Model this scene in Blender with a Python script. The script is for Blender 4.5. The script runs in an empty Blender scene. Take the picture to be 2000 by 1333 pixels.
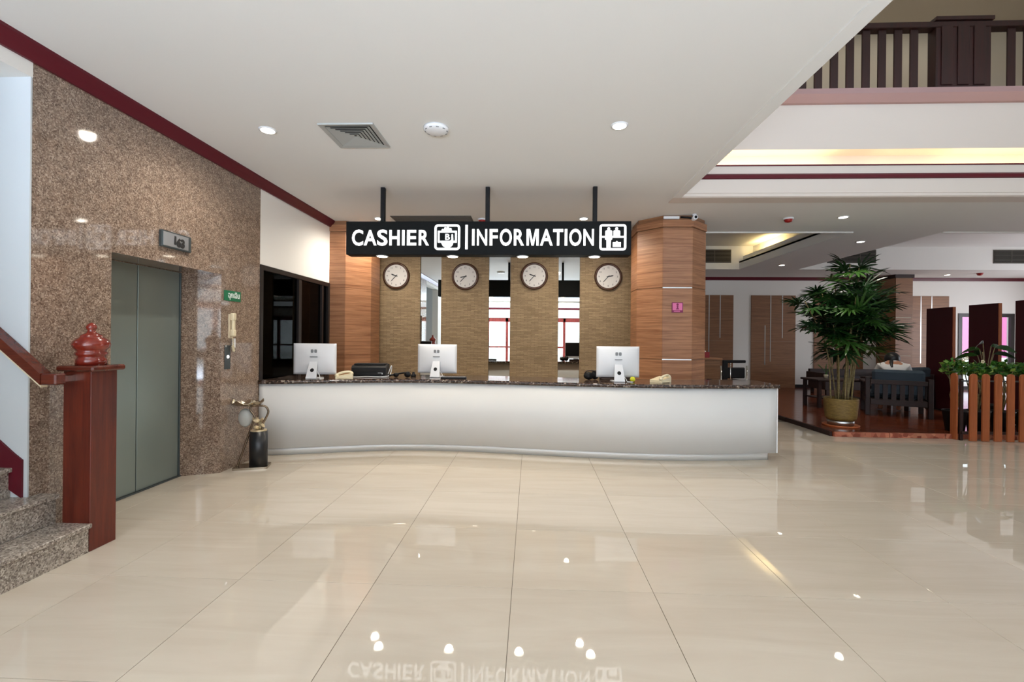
import bpy, bmesh, math, random
from mathutils import Vector, Matrix
random.seed(7)
PI = math.pi
SC = bpy.context.scene
COL = SC.collection

def lin(c):
    return tuple(((v / 12.92) if v <= 0.04045 else ((v + 0.055) / 1.055) ** 2.4) for v in c)
def rgb(r, g, b):
    return lin((r / 255.0, g / 255.0, b / 255.0)) + (1.0,)

# ------------------------------------------------------------------ camera
TH, RO, H = 0.0416, 0.0095, 1.43
cam_d = bpy.data.cameras.new('camera')
cam = bpy.data.objects.new('camera', cam_d)
COL.objects.link(cam)
cam_d.sensor_width = 36.0
cam_d.lens = 16.0
cam_d.shift_y = -0.0027
cam_d.clip_start = 0.05
cs, sn = math.cos(TH), math.sin(TH)
fwd = Vector((-sn, cs, 0)); rt0 = Vector((cs, sn, 0)); up0 = Vector((0, 0, 1))
camR = math.cos(RO) * rt0 + math.sin(RO) * up0
camU = -math.sin(RO) * rt0 + math.cos(RO) * up0
m = Matrix((camR, camU, -fwd)).transposed().to_4x4()
m.translation = Vector((0, 0, H))
cam.matrix_world = m
SC.camera = cam

# ------------------------------------------------------------------ exposure and world
SC.view_settings.view_transform = 'Standard'
SC.view_settings.look = 'None'
SC.view_settings.gamma = 1.0
SC.view_settings.use_curve_mapping = False
SC.view_settings.exposure = 0.24
SC.cycles.use_denoising = True
SC.cycles.max_bounces = 10
SC.cycles.diffuse_bounces = 6
SC.cycles.glossy_bounces = 5
SC.cycles.transparent_max_bounces = 12
SC.cycles.sample_clamp_indirect = 6.0
SC.cycles.caustics_reflective = False
SC.cycles.caustics_refractive = False
W = bpy.data.worlds.new('world'); SC.world = W
W.use_nodes = True
bg = W.node_tree.nodes['Background']
bg.inputs[0].default_value = (0.86, 0.93, 1.0, 1)
bg.inputs[1].default_value = 2.2

# ------------------------------------------------------------------ window daylight and added fill lamps
def area(name, loc, rot, sx, sy, power, color=(1, 1, 1), spread=PI):
    l = bpy.data.lights.new(name, 'AREA'); l.shape = 'RECTANGLE'
    l.size = sx; l.size_y = sy; l.energy = power; l.color = color; l.spread = spread
    o = bpy.data.objects.new(name, l); COL.objects.link(o)
    o.location = loc; o.rotation_euler = rot
    return o
DAY = (0.93, 0.97, 1.05)
area('daylight_front', (2.6, -6.35, 1.25), (PI / 2, 0, 0), 11.4, 2.3, 125, DAY)          # entrance glazing, facing +Y
area('ceiling_fill_light', (-.2, -6.75, .25), (PI / 2 + 1.2, 0, .12), 5.6, 1.2, 2300, (.86, .95, 1.16), 2.3)   # added lamp throwing light up at the ceiling in place of paving bounce
area('void_wall_fill', (5.0, 1.25, 4.95), (PI / 2, 0, 0), 6.0, 2.4, 12, DAY)       # added lamp at a made-up, unseen window, lights the void wall
area('void_top_fill', (5.2, 3.4, 6.45), (0, 0, 0), 6.2, 3.2, 22, DAY)                # added lamp under the closed void roof, brightens the floor
area('daylight_stair', (-6.75, 1.9, 3.0), (PI / 2, 0, -PI / 2), 1.7, 1.6, 18, (0.85, 0.94, 1.05))
area('lounge_fill', (14.6, 9.5, 1.5), (PI / 2, 0, PI / 2), 5.0, 2.2, 190, DAY)       # added fill lamp by the windowless right wall, facing -X   # stair window, facing +X

# ------------------------------------------------------------------ materials
MATS = {}
def principled(name, color, rough=0.5, metal=0.0, spec=0.5, coat=0.0, emit=None, estr=0.0):
    mt = bpy.data.materials.new(name); mt.use_nodes = True
    b = mt.node_tree.nodes['Principled BSDF']
    b.inputs['Base Color'].default_value = color
    b.inputs['Roughness'].default_value = rough
    b.inputs['Metallic'].default_value = metal
    b.inputs['Specular IOR Level'].default_value = spec
    b.inputs['Coat Weight'].default_value = coat
    b.inputs['Coat Roughness'].default_value = 0.05
    if emit:
        b.inputs['Emission Color'].default_value = emit
        b.inputs['Emission Strength'].default_value = estr
    MATS[name] = mt
    return mt
def nodes(mt):
    nt = mt.node_tree
    return nt, nt.nodes['Principled BSDF']
def tex_coord(nt, scale=(1, 1, 1), space='Object'):
    tc = nt.nodes.new('ShaderNodeTexCoord'); mp = nt.nodes.new('ShaderNodeMapping')
    mp.inputs['Scale'].default_value = scale
    nt.links.new(tc.outputs[space], mp.inputs['Vector'])
    return mp
def noise(nt, vec, scale, detail=4, rough=0.6, dist=0.0):
    n = nt.nodes.new('ShaderNodeTexNoise')
    n.inputs['Scale'].default_value = scale; n.inputs['Detail'].default_value = detail
    n.inputs['Roughness'].default_value = rough; n.inputs['Distortion'].default_value = dist
    nt.links.new(vec.outputs[0], n.inputs['Vector'])
    return n
def ramp(nt, src, stops, interp='LINEAR'):
    r = nt.nodes.new('ShaderNodeValToRGB'); r.color_ramp.interpolation = interp
    e = r.color_ramp.elements
    e[0].position, e[0].color = stops[0]
    e[1].position, e[1].color = stops[-1]
    for p, c in stops[1:-1]:
        k = e.new(p); k.color = c
    nt.links.new(src, r.inputs['Fac'])
    return r
def bump(nt, b, src, strength=0.2, dist=0.01):
    bp = nt.nodes.new('ShaderNodeBump'); bp.inputs['Strength'].default_value = strength
    bp.inputs['Distance'].default_value = dist
    nt.links.new(src, bp.inputs['Height']); nt.links.new(bp.outputs['Normal'], b.inputs['Normal'])
def mixc(nt, fac, a, bb, mode='MIX'):
    mx = nt.nodes.new('ShaderNodeMix'); mx.data_type = 'RGBA'; mx.blend_type = mode
    if isinstance(fac, (int, float)): mx.inputs[0].default_value = fac
    else: nt.links.new(fac, mx.inputs[0])
    for i, s in ((6, a), (7, bb)):
        if isinstance(s, tuple): mx.inputs[i].default_value = s
        else: nt.links.new(s, mx.inputs[i])
    return mx.outputs[2]

def paint(name, color, rough=0.6):
    mt = principled(name, color, rough, spec=0.3); nt, b = nodes(mt)
    n = noise(nt, tex_coord(nt), 60, 3); bump(nt, b, n.outputs['Fac'], 0.04, 0.004)
    return mt
M_WALLB = paint('lit_wall_paint', rgb(244, 242, 237), 0.6)  # wall paint lightened to make up for light missing on this wall
M_CEIL = paint('ceiling_paint', rgb(222, 221, 217), 0.75)
M_WALL = paint('wall_paint', rgb(228, 226, 221), 0.6)
M_VWALL = paint('dimmed_void_wall_paint', rgb(208, 198, 189), 0.6)  # white wall paint darkened to offset too much light in the void
M_SWALL = paint('daylit_stairwell_tint', rgb(200, 206, 209), 0.6)  # white wall paint darkened, with the cool daylight tint put into its colour
M_CREAM = paint('cream_paint', rgb(202, 192, 174), 0.6)
M_BURG = paint('burgundy_paint', rgb(86, 17, 30), 0.4)
M_MAUVE = paint('mauve_paint', rgb(160, 130, 128), 0.5)
M_MAROON = paint('maroon_gloss', rgb(54, 4, 12), 0.55)
M_PINK = paint('pink_render', rgb(214, 120, 170), 0.7)

def granite(name, stops, scale, rough):
    mt = principled(name, (0.3, 0.25, 0.2, 1), rough); nt, b = nodes(mt)
    mp = tex_coord(nt)
    v = nt.nodes.new('ShaderNodeTexVoronoi'); v.inputs['Scale'].default_value = scale
    nt.links.new(mp.outputs[0], v.inputs['Vector'])
    sp = nt.nodes.new('ShaderNodeSeparateColor'); nt.links.new(v.outputs['Color'], sp.inputs[0])
    r = ramp(nt, sp.outputs[0], stops)
    n = noise(nt, mp, scale * 0.13, 3)
    r2 = ramp(nt, n.outputs['Fac'], [(0.35, (0.78, 0.78, 0.78, 1)), (0.65, (1.1, 1.1, 1.1, 1))])
    nt.links.new(mixc(nt, 1.0, r.outputs[0], r2.outputs[0], 'MULTIPLY'), b.inputs['Base Color'])
    return mt
M_GRAN = granite('polished_granite', [(0.0, rgb(96, 78, 66)), (0.3, rgb(126, 106, 92)), (0.7, rgb(148, 128, 112)), (1.0, rgb(178, 160, 144))], 120, 0.05)
M_GRAN.node_tree.nodes['Principled BSDF'].inputs['IOR'].default_value = 1.6
M_STEP = granite('stair_granite', [(0.0, rgb(104, 94, 86)), (0.3, rgb(140, 130, 120)), (0.7, rgb(168, 158, 146)), (1.0, rgb(196, 186, 174))], 120, 0.25)
M_TOP = granite('counter_granite', [(0.0, rgb(28, 20, 18)), (0.5, rgb(66, 50, 44)), (0.85, rgb(96, 78, 68)), (1.0, rgb(160, 148, 136))], 60, 0.08)

def wood(name, a, c, grain=(2.0, 2.0, 42.0), rough=0.4, coat=0.0, dark=None):
    mt = principled(name, a, rough, coat=coat); nt, b = nodes(mt)
    mp = tex_coord(nt, grain)
    n = noise(nt, mp, 1.0, 6, 0.65, 0.6)
    r = ramp(nt, n.outputs['Fac'], [(0.3, a), (0.5, tuple(0.5 * (x + y) for x, y in zip(a, c))), (0.7, c)])
    n2 = noise(nt, tex_coord(nt, tuple(g * 4 for g in grain)), 1.0, 2)
    r2 = ramp(nt, n2.outputs['Fac'], [(0.3, (0.85, 0.85, 0.85, 1)), (0.7, (1.08, 1.08, 1.08, 1))])
    nt.links.new(mixc(nt, 1.0, r.outputs[0], r2.outputs[0], 'MULTIPLY'), b.inputs['Base Color'])
    bump(nt, b, n2.outputs['Fac'], 0.05, 0.002)
    return mt
M_LAM = wood('zebrano_laminate', rgb(122, 76, 46), rgb(182, 130, 92), (1.2, 1.2, 38.0), 0.45)
M_LAMD = wood('lounge_laminate', rgb(112, 74, 46), rgb(150, 106, 72), (1.2, 1.2, 38.0), 0.45)
M_RED = wood('varnished_redwood', rgb(70, 20, 11), rgb(106, 40, 22), (22, 22, 1.6), 0.32, 0.0)
M_REDH = wood('varnished_redwood_rail', rgb(74, 27, 17), rgb(104, 45, 29), (2, 22, 22), 0.25, 0.2)
M_FIN = wood('finial_redwood', rgb(108, 26, 16), rgb(134, 44, 26), (6, 6, 6), 0.2, 0.5)
M_PICK = wood('picket_wood', rgb(146, 74, 38), rgb(172, 98, 56), (24, 24, 1.5), 0.45)
M_DECK = wood('platform_wood', rgb(92, 40, 22), rgb(128, 66, 40), (1.5, 20, 4), 0.16)
M_DARKW = wood('dark_furniture_wood', rgb(30, 12, 8), rgb(48, 21, 14), (6, 20, 6), 0.6)
M_RAILD = wood('balcony_wood', rgb(30, 5, 4), rgb(52, 11, 8), (20, 20, 1.2), 0.6)
M_FRAMER = wood('door_frame_wood', rgb(110, 34, 30), rgb(140, 56, 48), (20, 20, 2), 0.35)
M_KERB = granite('red_stone_edge', [(0.0, rgb(128, 60, 44)), (0.5, rgb(170, 98, 76)), (1.0, rgb(196, 132, 104))], 14, 0.3)

# porcelain tiles
M_TILE = principled('polished_porcelain', rgb(206, 198, 184), 0.018, spec=0.5); nt, b = nodes(M_TILE)
oi = nt.nodes.new('ShaderNodeObjectInfo'); geo = nt.nodes.new('ShaderNodeNewGeometry')
mp = nt.nodes.new('ShaderNodeMapping'); mp.inputs['Scale'].default_value = (0.5, 3.4, 1)
nt.links.new(geo.outputs['Position'], mp.inputs['Vector'])
n = noise(nt, mp, 1.6, 5, 0.6, 1.2)
r = ramp(nt, n.outputs['Fac'], [(0.3, rgb(197, 185, 168)), (0.7, rgb(206, 196, 180))])
r2 = ramp(nt, oi.outputs['Random'], [(0.0, (0.95, 0.95, 0.95, 1)), (1.0, (1.0, 1.0, 1.0, 1))])
nt.links.new(mixc(nt, 1.0, r.outputs[0], r2.outputs[0], 'MULTIPLY'), b.inputs['Base Color'])
M_GROUT = principled('tile_grout', rgb(96, 84, 70), 0.8)

# stacked ledge stone
M_STONE = principled('stacked_stone', rgb(150, 128, 98), 0.8, spec=0.2); nt, b = nodes(M_STONE)
mp = tex_coord(nt)
sx = nt.nodes.new('ShaderNodeSeparateXYZ'); cx_ = nt.nodes.new('ShaderNodeCombineXYZ')
nt.links.new(mp.outputs[0], sx.inputs[0]); nt.links.new(sx.outputs['X'], cx_.inputs['X']); nt.links.new(sx.outputs['Z'], cx_.inputs['Y'])
bk = nt.nodes.new('ShaderNodeTexBrick'); bk.inputs['Scale'].default_value = 1.0
bk.inputs['Brick Width'].default_value = 0.13; bk.inputs['Row Height'].default_value = 0.024
bk.inputs['Mortar Size'].default_value = 0.0022; bk.inputs['Mortar Smooth'].default_value = 0.3
bk.inputs['Color1'].default_value = rgb(164, 142, 112); bk.inputs['Color2'].default_value = rgb(140, 119, 92)
bk.inputs['Mortar'].default_value = rgb(112, 94, 72)
nt.links.new(cx_.outputs[0], bk.inputs['Vector'])
n = noise(nt, tex_coord(nt, (14, 14, 36)), 1.0, 6, 0.7)
r = ramp(nt, n.outputs['Fac'], [(0.3, (0.86, 0.84, 0.80, 1)), (0.7, (1.1, 1.09, 1.07, 1))])
nt.links.new(mixc(nt, 1.0, bk.outputs['Color'], r.outputs[0], 'MULTIPLY'), b.inputs['Base Color'])
bump(nt, b, n.outputs['Fac'], 0.4, 0.01)

M_STEEL = principled('lift_steel', rgb(138, 150, 146), 0.32, 0.55)
M_STEELD = principled('dark_steel', rgb(84, 92, 94), 0.35, 0.7)
M_BRUSH = principled('brushed_aluminium', rgb(200, 200, 200), 0.28, 1.0)
M_KICK = principled('satin_kick_steel', rgb(222, 222, 220), 0.45, 0.35)
M_CHROME = principled('chrome', rgb(225, 222, 215), 0.08, 1.0)
M_PEWTER = principled('worn_steel', rgb(176, 166, 150), 0.25, 1.0)
M_MIRROR = principled('mirror_silver', rgb(232, 236, 234), 0.0, 1.0)
M_BLACK = principled('black_sign_paint', rgb(10, 13, 14), 0.6, spec=0.15)
M_BLK = principled('black_plastic', rgb(13, 13, 15), 0.5, spec=0.25)
M_BIN = principled('black_bin_enamel', rgb(18, 20, 24), 0.35)
M_FRAME = principled('dark_aluminium', rgb(34, 28, 26), 0.35, 0.3)
M_PANEL = principled('white_counter_laminate', rgb(212, 213, 213), 0.5, spec=0.3)
M_WHITE = principled('white_plastic', rgb(226, 228, 230), 0.35)
M_SILV = principled('monitor_aluminium', rgb(216, 219, 224), 0.45, 0.1)
M_CREAMP = principled('cream_plastic', rgb(222, 210, 178), 0.4)
M_BEIGEP = principled('beige_plastic', rgb(200, 186, 160), 0.45)
M_GREY = principled('grey_plastic', rgb(120, 124, 128), 0.45)
M_VENTG = principled('diffuser_aluminium', rgb(178, 182, 180), 0.45, 0.4)
M_VENTD = principled('grille_grey', rgb(84, 80, 72), 0.5, 0.2)
M_VOID = principled('duct_dark', rgb(24, 23, 22), 0.9)
M_CLOCKW = wood('clock_wood', rgb(58, 32, 16), rgb(84, 50, 26), (20, 20, 20), 0.3)
M_DIAL = principled('clock_dial', rgb(214, 208, 200), 0.4)
M_INK = principled('black_ink', rgb(30, 28, 28), 0.5)
M_GREEN = principled('green_sign', rgb(24, 110, 74), 0.35)
M_SIGNW = principled('white_print', rgb(225, 235, 230), 0.5)
M_LETTER = principled('lit_letter_acrylic', rgb(245, 245, 245), 0.4, emit=(1, 1, 1, 1), estr=0.95)
M_LAMP = principled('lamp_glow', rgb(255, 250, 235), 0.4, emit=(1.0, 0.9, 0.72, 1), estr=9.0)
M_TUBE = principled('cove_tube_glow', rgb(255, 240, 210), 0.4, emit=(1.0, 0.8, 0.48, 1), estr=9.0)
M_PINKS = principled('pink_sign', rgb(220, 110, 160), 0.4)
M_PINKD = principled('magenta_print', rgb(128, 24, 78), 0.5)
M_REDD = principled('red_detector', rgb(150, 26, 24), 0.35)
M_YEL = principled('yellow_felt', rgb(206, 206, 40), 0.7)
M_LEAF = principled('palm_leaf', rgb(26, 70, 20), 0.35)
nt, b = nodes(M_LEAF); oi = nt.nodes.new('ShaderNodeObjectInfo')
r = ramp(nt, oi.outputs['Random'], [(0.0, rgb(12, 36, 14)), (0.7, rgb(24, 60, 20)), (1.0, rgb(50, 86, 28))])
nt.links.new(r.outputs[0], b.inputs['Base Color'])
M_SHRUB = principled('shrub_leaf', rgb(44, 96, 26), 0.45)
nt, b = nodes(M_SHRUB); geo = nt.nodes.new('ShaderNodeNewGeometry')
r = ramp(nt, geo.outputs['Random Per Island'], [(0.0, rgb(24, 62, 16)), (0.6, rgb(58, 112, 30)), (1.0, rgb(128, 150, 60))])
nt.links.new(r.outputs[0], b.inputs['Base Color'])
M_CANE = wood('palm_cane', rgb(92, 80, 48), rgb(140, 124, 82), (8, 8, 30), 0.7)
M_POT = wood('woven_pot', rgb(96, 76, 36), rgb(146, 120, 64), (14, 14, 60), 0.55)
M_TERRA = principled('terracotta', rgb(176, 96, 52), 0.6)
M_SOIL = principled('soil', rgb(38, 28, 20), 0.95)
M_SLATE = principled('slate_cushion', rgb(56, 68, 78), 0.9)
M_SKIN = principled('skin', rgb(176, 122, 92), 0.55)
M_HAIR = principled('black_hair', rgb(14, 12, 12), 0.45)
M_SHIRT = principled('white_cotton', rgb(216, 212, 208), 0.8)
M_TROU = principled('dark_cotton', rgb(36, 36, 44), 0.85)
M_BRONZ = principled('tarnished_steel', rgb(120, 104, 88), 0.25, 1.0)
M_PAPER = principled('crumpled_foil', rgb(214, 196, 160), 0.3, 0.5)
M_BAG = principled('clear_bag', rgb(176, 178, 174), 0.3)
M_GROUND = principled('outdoor_paving', rgb(190, 186, 178), 0.8)

def glass(name, tint, refl=1.5, rough=0.0):
    mt = bpy.data.materials.new(name); mt.use_nodes = True
    nt = mt.node_tree; nt.nodes.clear()
    o = nt.nodes.new('ShaderNodeOutputMaterial'); t = nt.nodes.new('ShaderNodeBsdfTransparent')
    g = nt.nodes.new('ShaderNodeBsdfGlossy'); mx = nt.nodes.new('ShaderNodeMixShader')
    f = nt.nodes.new('ShaderNodeFresnel'); f.inputs['IOR'].default_value = refl
    t.inputs['Color'].default_value = tint
    g.inputs['Roughness'].default_value = rough
    ge = nt.nodes.new('ShaderNodeNewGeometry'); mu = nt.nodes.new('ShaderNodeMath'); mu.operation = 'SUBTRACT'; mu.use_clamp = True
    nt.links.new(f.outputs[0], mu.inputs[0]); nt.links.new(ge.outputs['Backfacing'], mu.inputs[1])
    nt.links.new(mu.outputs[0], mx.inputs[0]); nt.links.new(t.outputs[0], mx.inputs[1]); nt.links.new(g.outputs[0], mx.inputs[2])
    nt.links.new(mx.outputs[0], o.inputs['Surface'])
    return mt
M_GLASS = glass('clear_glass', (0.93, 0.96, 0.96, 1))
M_TINT = glass('smoked_glass', (0.16, 0.15, 0.14, 1), 1.12)

# ------------------------------------------------------------------ mesh helpers
class MB:
    def __init__(s): s.bm = bmesh.new()
    def box(s, x0, x1, y0, y1, z0, z1, bev=0.0, mtx=None):
        r = bmesh.ops.create_cube(s.bm, size=1.0)
        vs = r['verts']
        for v in vs:
            v.co = Vector((x0 + (v.co.x + .5) * (x1 - x0), y0 + (v.co.y + .5) * (y1 - y0), z0 + (v.co.z + .5) * (z1 - z0)))
        if bev > 0:
            es = list({e for v in vs for e in v.link_edges})
            rr = bmesh.ops.bevel(s.bm, geom=es, offset=bev, segments=1, affect='EDGES', profile=0.5)
            vs = list({v for f in rr['faces'] for v in f.verts})
        if mtx is not None:
            bmesh.ops.transform(s.bm, matrix=mtx, verts=vs)
        return s
    def prism(s, pts, axis, a, bb, smooth=False):
        # extrude the 2-D outline pts along an axis from a to bb
        def P(p, t):
            return {'x': (t, p[0], p[1]), 'y': (p[0], t, p[1]), 'z': (p[0], p[1], t)}[axis]
        v0 = [s.bm.verts.new(P(p, a)) for p in pts]; v1 = [s.bm.verts.new(P(p, bb)) for p in pts]
        n = len(pts)
        s.bm.faces.new(v0); s.bm.faces.new(list(reversed(v1)))
        for i in range(n):
            f = s.bm.faces.new((v0[i], v1[i], v1[(i + 1) % n], v0[(i + 1) % n])); f.smooth = smooth
        return s
    def strip(s, front, back, z0, z1):
        # solid between two plan polylines of equal length
        fr0 = [s.bm.verts.new((p[0], p[1], z0)) for p in front]; fr1 = [s.bm.verts.new((p[0], p[1], z1)) for p in front]
        bk0 = [s.bm.verts.new((p[0], p[1], z0)) for p in back]; bk1 = [s.bm.verts.new((p[0], p[1], z1)) for p in back]
        n = len(front)
        for i in range(n - 1):
            f = s.bm.faces.new((fr0[i], fr0[i + 1], fr1[i + 1], fr1[i])); f.smooth = True
            f = s.bm.faces.new((bk0[i + 1], bk0[i], bk1[i], bk1[i + 1])); f.smooth = True
            s.bm.faces.new((fr1[i], fr1[i + 1], bk1[i + 1], bk1[i]))
            s.bm.faces.new((fr0[i + 1], fr0[i], bk0[i], bk0[i + 1]))
        s.bm.faces.new((fr0[0], fr1[0], bk1[0], bk0[0])); s.bm.faces.new((fr0[-1], bk0[-1], bk1[-1], fr1[-1]))
        return s
    def lathe(s, prof, c=(0, 0, 0), seg=24, axis='z', smooth=True):
        # prof: list of (radius, height); closed at ends with caps
        rings = []
        for (r, h) in prof:
            ring = []
            for k in range(seg):
                a = 2 * PI * k / seg
                x, y = r * math.cos(a), r * math.sin(a)
                p = {'z': (x, y, h), 'y': (x, h, y), 'x': (h, x, y)}[axis]
                ring.append(s.bm.verts.new((p[0] + c[0], p[1] + c[1], p[2] + c[2])))
            rings.append(ring)
        for i in range(len(rings) - 1):
            for k in range(seg):
                f = s.bm.faces.new((rings[i][k], rings[i][(k + 1) % seg], rings[i + 1][(k + 1) % seg], rings[i + 1][k])); f.smooth = smooth
        s.bm.faces.new(list(reversed(rings[0]))); s.bm.faces.new(rings[-1])
        return s
    def tube(s, pts, r, seg=8, caps=True):
        pts = [Vector(p) for p in pts]
        rs = r if isinstance(r, (list, tuple)) else [r] * len(pts)
        rings = []; prev = None
        for i, p in enumerate(pts):
            t = (pts[min(i + 1, len(pts) - 1)] - pts[max(i - 1, 0)]).normalized()
            if prev is None:
                prev = t.orthogonal().normalized()
            nrm = (prev - prev.dot(t) * t)
            if nrm.length < 1e-6: nrm = t.orthogonal()
            nrm.normalize(); prev = nrm
            bn = t.cross(nrm)
            rings.append([s.bm.verts.new(p + rs[i] * (math.cos(2 * PI * k / seg) * nrm + math.sin(2 * PI * k / seg) * bn)) for k in range(seg)])
        for i in range(len(rings) - 1):
            for k in range(seg):
                f = s.bm.faces.new((rings[i][k], rings[i][(k + 1) % seg], rings[i + 1][(k + 1) % seg], rings[i + 1][k])); f.smooth = True
        if caps:
            s.bm.faces.new(list(reversed(rings[0]))); s.bm.faces.new(rings[-1])
        return s
    def ball(s, c, r, sx=1, sy=1, sz=1, sub=2):
        rr = bmesh.ops.create_icosphere(s.bm, subdivisions=sub, radius=r)
        for v in rr['verts']:
            v.co = Vector((v.co.x * sx + c[0], v.co.y * sy + c[1], v.co.z * sz + c[2]))
        for f in {f for v in rr['verts'] for f in v.link_faces}: f.smooth = True
        return s
    def poly(s, pts):
        s.bm.faces.new([s.bm.verts.new(p) for p in pts]); return s
    def build(s, name, mat, parent=None, kind=None):
        bmesh.ops.recalc_face_normals(s.bm, faces=s.bm.faces[:])
        me = bpy.data.meshes.new(name); s.bm.to_mesh(me); s.bm.free()
        me.materials.append(mat)
        o = bpy.data.objects.new(name, me); COL.objects.link(o)
        if parent is not None: o.parent = parent
        if kind: o['kind'] = kind
        return o
def box(name, mat, x0, x1, y0, y1, z0, z1, parent=None, bev=0.0, kind=None):
    return MB().box(x0, x1, y0, y1, z0, z1, bev).build(name, mat, parent, kind)
def tag(o, label, cat, group=None, kind=None):
    o['label'] = label; o['category'] = cat
    if group: o['group'] = group
    if kind: o['kind'] = kind
    return o
def root(name, loc, label, cat, group=None, rz=0.0, kind=None):
    o = bpy.data.objects.new(name, None); o.empty_display_size = 0.1; COL.objects.link(o)
    o.location = loc; o.rotation_euler = (0, 0, rz)
    return tag(o, label, cat, group, kind)
def copy_tree(o, parent=None):
    c = o.copy(); COL.objects.link(c)
    if parent is not None: c.parent = parent
    for ch in list(o.children): copy_tree(ch, c)
    return c
def inst(name, me, parent, loc=(0, 0, 0), rot=(0, 0, 0), scale=(1, 1, 1)):
    o = bpy.data.objects.new(name, me); COL.objects.link(o); o.parent = parent
    o.location = loc; o.rotation_euler = rot; o.scale = scale
    return o
def smoothpts(pts, n):
    out = []
    P = [Vector(p) for p in pts]
    for i in range(len(P) - 1):
        p0, p1, p2, p3 = P[max(i - 1, 0)], P[i], P[i + 1], P[min(i + 2, len(P) - 1)]
        for k in range(n):
            t = k / n
            out.append(0.5 * ((2 * p1) + (p2 - p0) * t + (2 * p0 - 5 * p1 + 4 * p2 - p3) * t * t + (3 * p1 - p0 - 3 * p2 + p3) * t ** 3))
    out.append(P[-1])
    return out
def text_mesh(txt, size, extrude=0.0, offset=0.0, align='LEFT'):
    cu = bpy.data.curves.new('lettering', 'FONT'); cu.body = txt; cu.size = size
    cu.extrude = extrude; cu.offset = offset; cu.align_x = align; cu.resolution_u = 4
    o = bpy.data.objects.new('lettering', cu); COL.objects.link(o)
    dg = bpy.context.evaluated_depsgraph_get()
    me = bpy.data.meshes.new_from_object(o.evaluated_get(dg))
    bpy.data.objects.remove(o); bpy.data.curves.remove(cu)
    return me
def spot(name, loc, power, color=(1.0, 0.88, 0.7), angle=2.0, blend=0.6, rad=0.05):
    l = bpy.data.lights.new(name, 'SPOT'); l.energy = power; l.color = color; l.spot_size = angle; l.spot_blend = blend; l.shadow_soft_size = rad
    o = bpy.data.objects.new(name, l); COL.objects.link(o); o.location = loc
    return o

ZC = 3.28          # ceiling height
XL = -3.22         # left wall plane

# ================================================================== SETTING: FLOOR
fl = box('floor', M_GROUT, -7.0, 15.0, -6.2, 14.0, -0.12, -0.0025, kind='structure')
tag(fl, 'polished cream porcelain tile floor across the whole lobby', 'floor', kind='structure')
tm = MB().box(0.0014, 0.7986, 0.0014, 0.7986, -0.009, 0.0, 0.001)
t0 = tm.build('tile', M_TILE, fl); t0.location = (-4.095, -3.8, 0)
first = True
for i in range(17):
    for j in range(15):
        x, y = -4.095 + 0.8 * i, -3.8 + 0.8 * j
        if first: first = False; continue
        if x > 4.6 and y > 7.0: continue
        inst('tile', t0.data, fl, (x, y, 0))
box('border_tile', M_TILE, -4.0, 15.0, -6.2, -3.8, -0.01, 0.0, fl)
box('border_tile', M_TILE, 9.5, 15.0, -3.8, 7.0, -0.01, 0.0, fl)

# lounge platform
pf = MB().prism([(4.55, 7.04), (15.0, 7.04), (15.0, 14.0), (4.55, 14.0)], 'z', 0.0, 0.07).build('floor_platform', M_DECK)
tag(pf, 'low dark red wooden platform under the lounge', 'platform', kind='structure')
x = 4.55
k = 0
while x < 11.0:
    box('edge_stone', M_KERB, x + .004, x + .796, 7.005, 7.0395, 0.0, 0.071, pf, 0.004); x += .8
y = 7.05
while y < 13.0:
    box('edge_board', M_DARKW, 4.515, 4.5495, y + .004, y + 1.19, 0.0, 0.071, pf, 0.004); y += 1.2
# deck boards of the platform, running across
for j in range(22):
    y0 = 7.05 + j * 0.298
    box('deck_board', M_DECK, 4.56 + (j % 2) * 0.01, 12.0, y0, y0 + 0.294, 0.066, 0.0735, pf, 0.002)

# ================================================================== SETTING: LEFT WALL
wl = MB()
wl.box(XL - .33, XL, 2.80, 3.36, 0, 3.12)
wl.box(XL - .33, XL, 3.36, 4.60, 2.065, 3.12)
wl.box(XL - .33, XL, 4.60, 5.27, 0, 3.12)
wl.box(XL - .33, XL, 2.80, 5.27, 3.12, 3.30)
wleft = wl.build('wall_left', M_GRAN); tag(wleft, 'speckled brown polished granite wall around the lift', 'wall', kind='structure')
w2 = MB()
w2.box(XL - .2, XL - .002, 5.27, 8.5, 2.285, 3.30)
w2.box(XL - .2, XL - .002, 5.27, 7.15, 0, 0.72)
w2.box(XL - .2, XL - .002, 7.15, 8.5, 0, 2.285)
tag(w2.build('wall_left_upper', M_WALLB), 'white wall above the dark office window', 'wall', kind='structure')
w3 = MB()
w3.box(XL - .2, XL, 1.05, 2.80, 3.08, 3.30)          # beam over the stair opening
w3.box(XL - .2, XL, -6.2, 1.05, 0, 3.30)
tag(w3.build('wall_left_stair', M_WALL), 'white beam and wall beside the stair opening', 'wall', kind='structure')
# stairwell shell
w4 = MB()
w4.box(-7.1, XL - .34, 2.788, 2.95, 0, 6.4); w4.box(XL - .34, XL - .001, 2.788, 2.798, 0, 3.2)
tag(w4.build('wall_stairwell', M_SWALL), 'white stairwell side wall behind the handrail', 'wall', kind='structure')
w5 = MB()
w5.box(-7.1, -6.9, 0.9, 2.95, 0, 2.2); w5.box(-7.1, -6.9, 0.9, 2.95, 3.8, 6.4)
w5.box(-7.1, -6.9, 0.9, 1.05, 2.2, 3.8); w5.box(-7.1, -6.9, 2.75, 2.95, 2.2, 3.8)
w5.box(-7.1, XL - .2, 0.9, 1.04, 0, 6.4); w5.box(-7.1, XL, 0.9, 2.95, 6.4, 6.5)
w5.box(XL - .2, XL - .01, 1.04, 2.80, 3.30, 6.4)
tag(w5.build('wall_stairwell_end', M_SWALL), 'white end walls of the stairwell with a window', 'wall', kind='structure')
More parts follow.
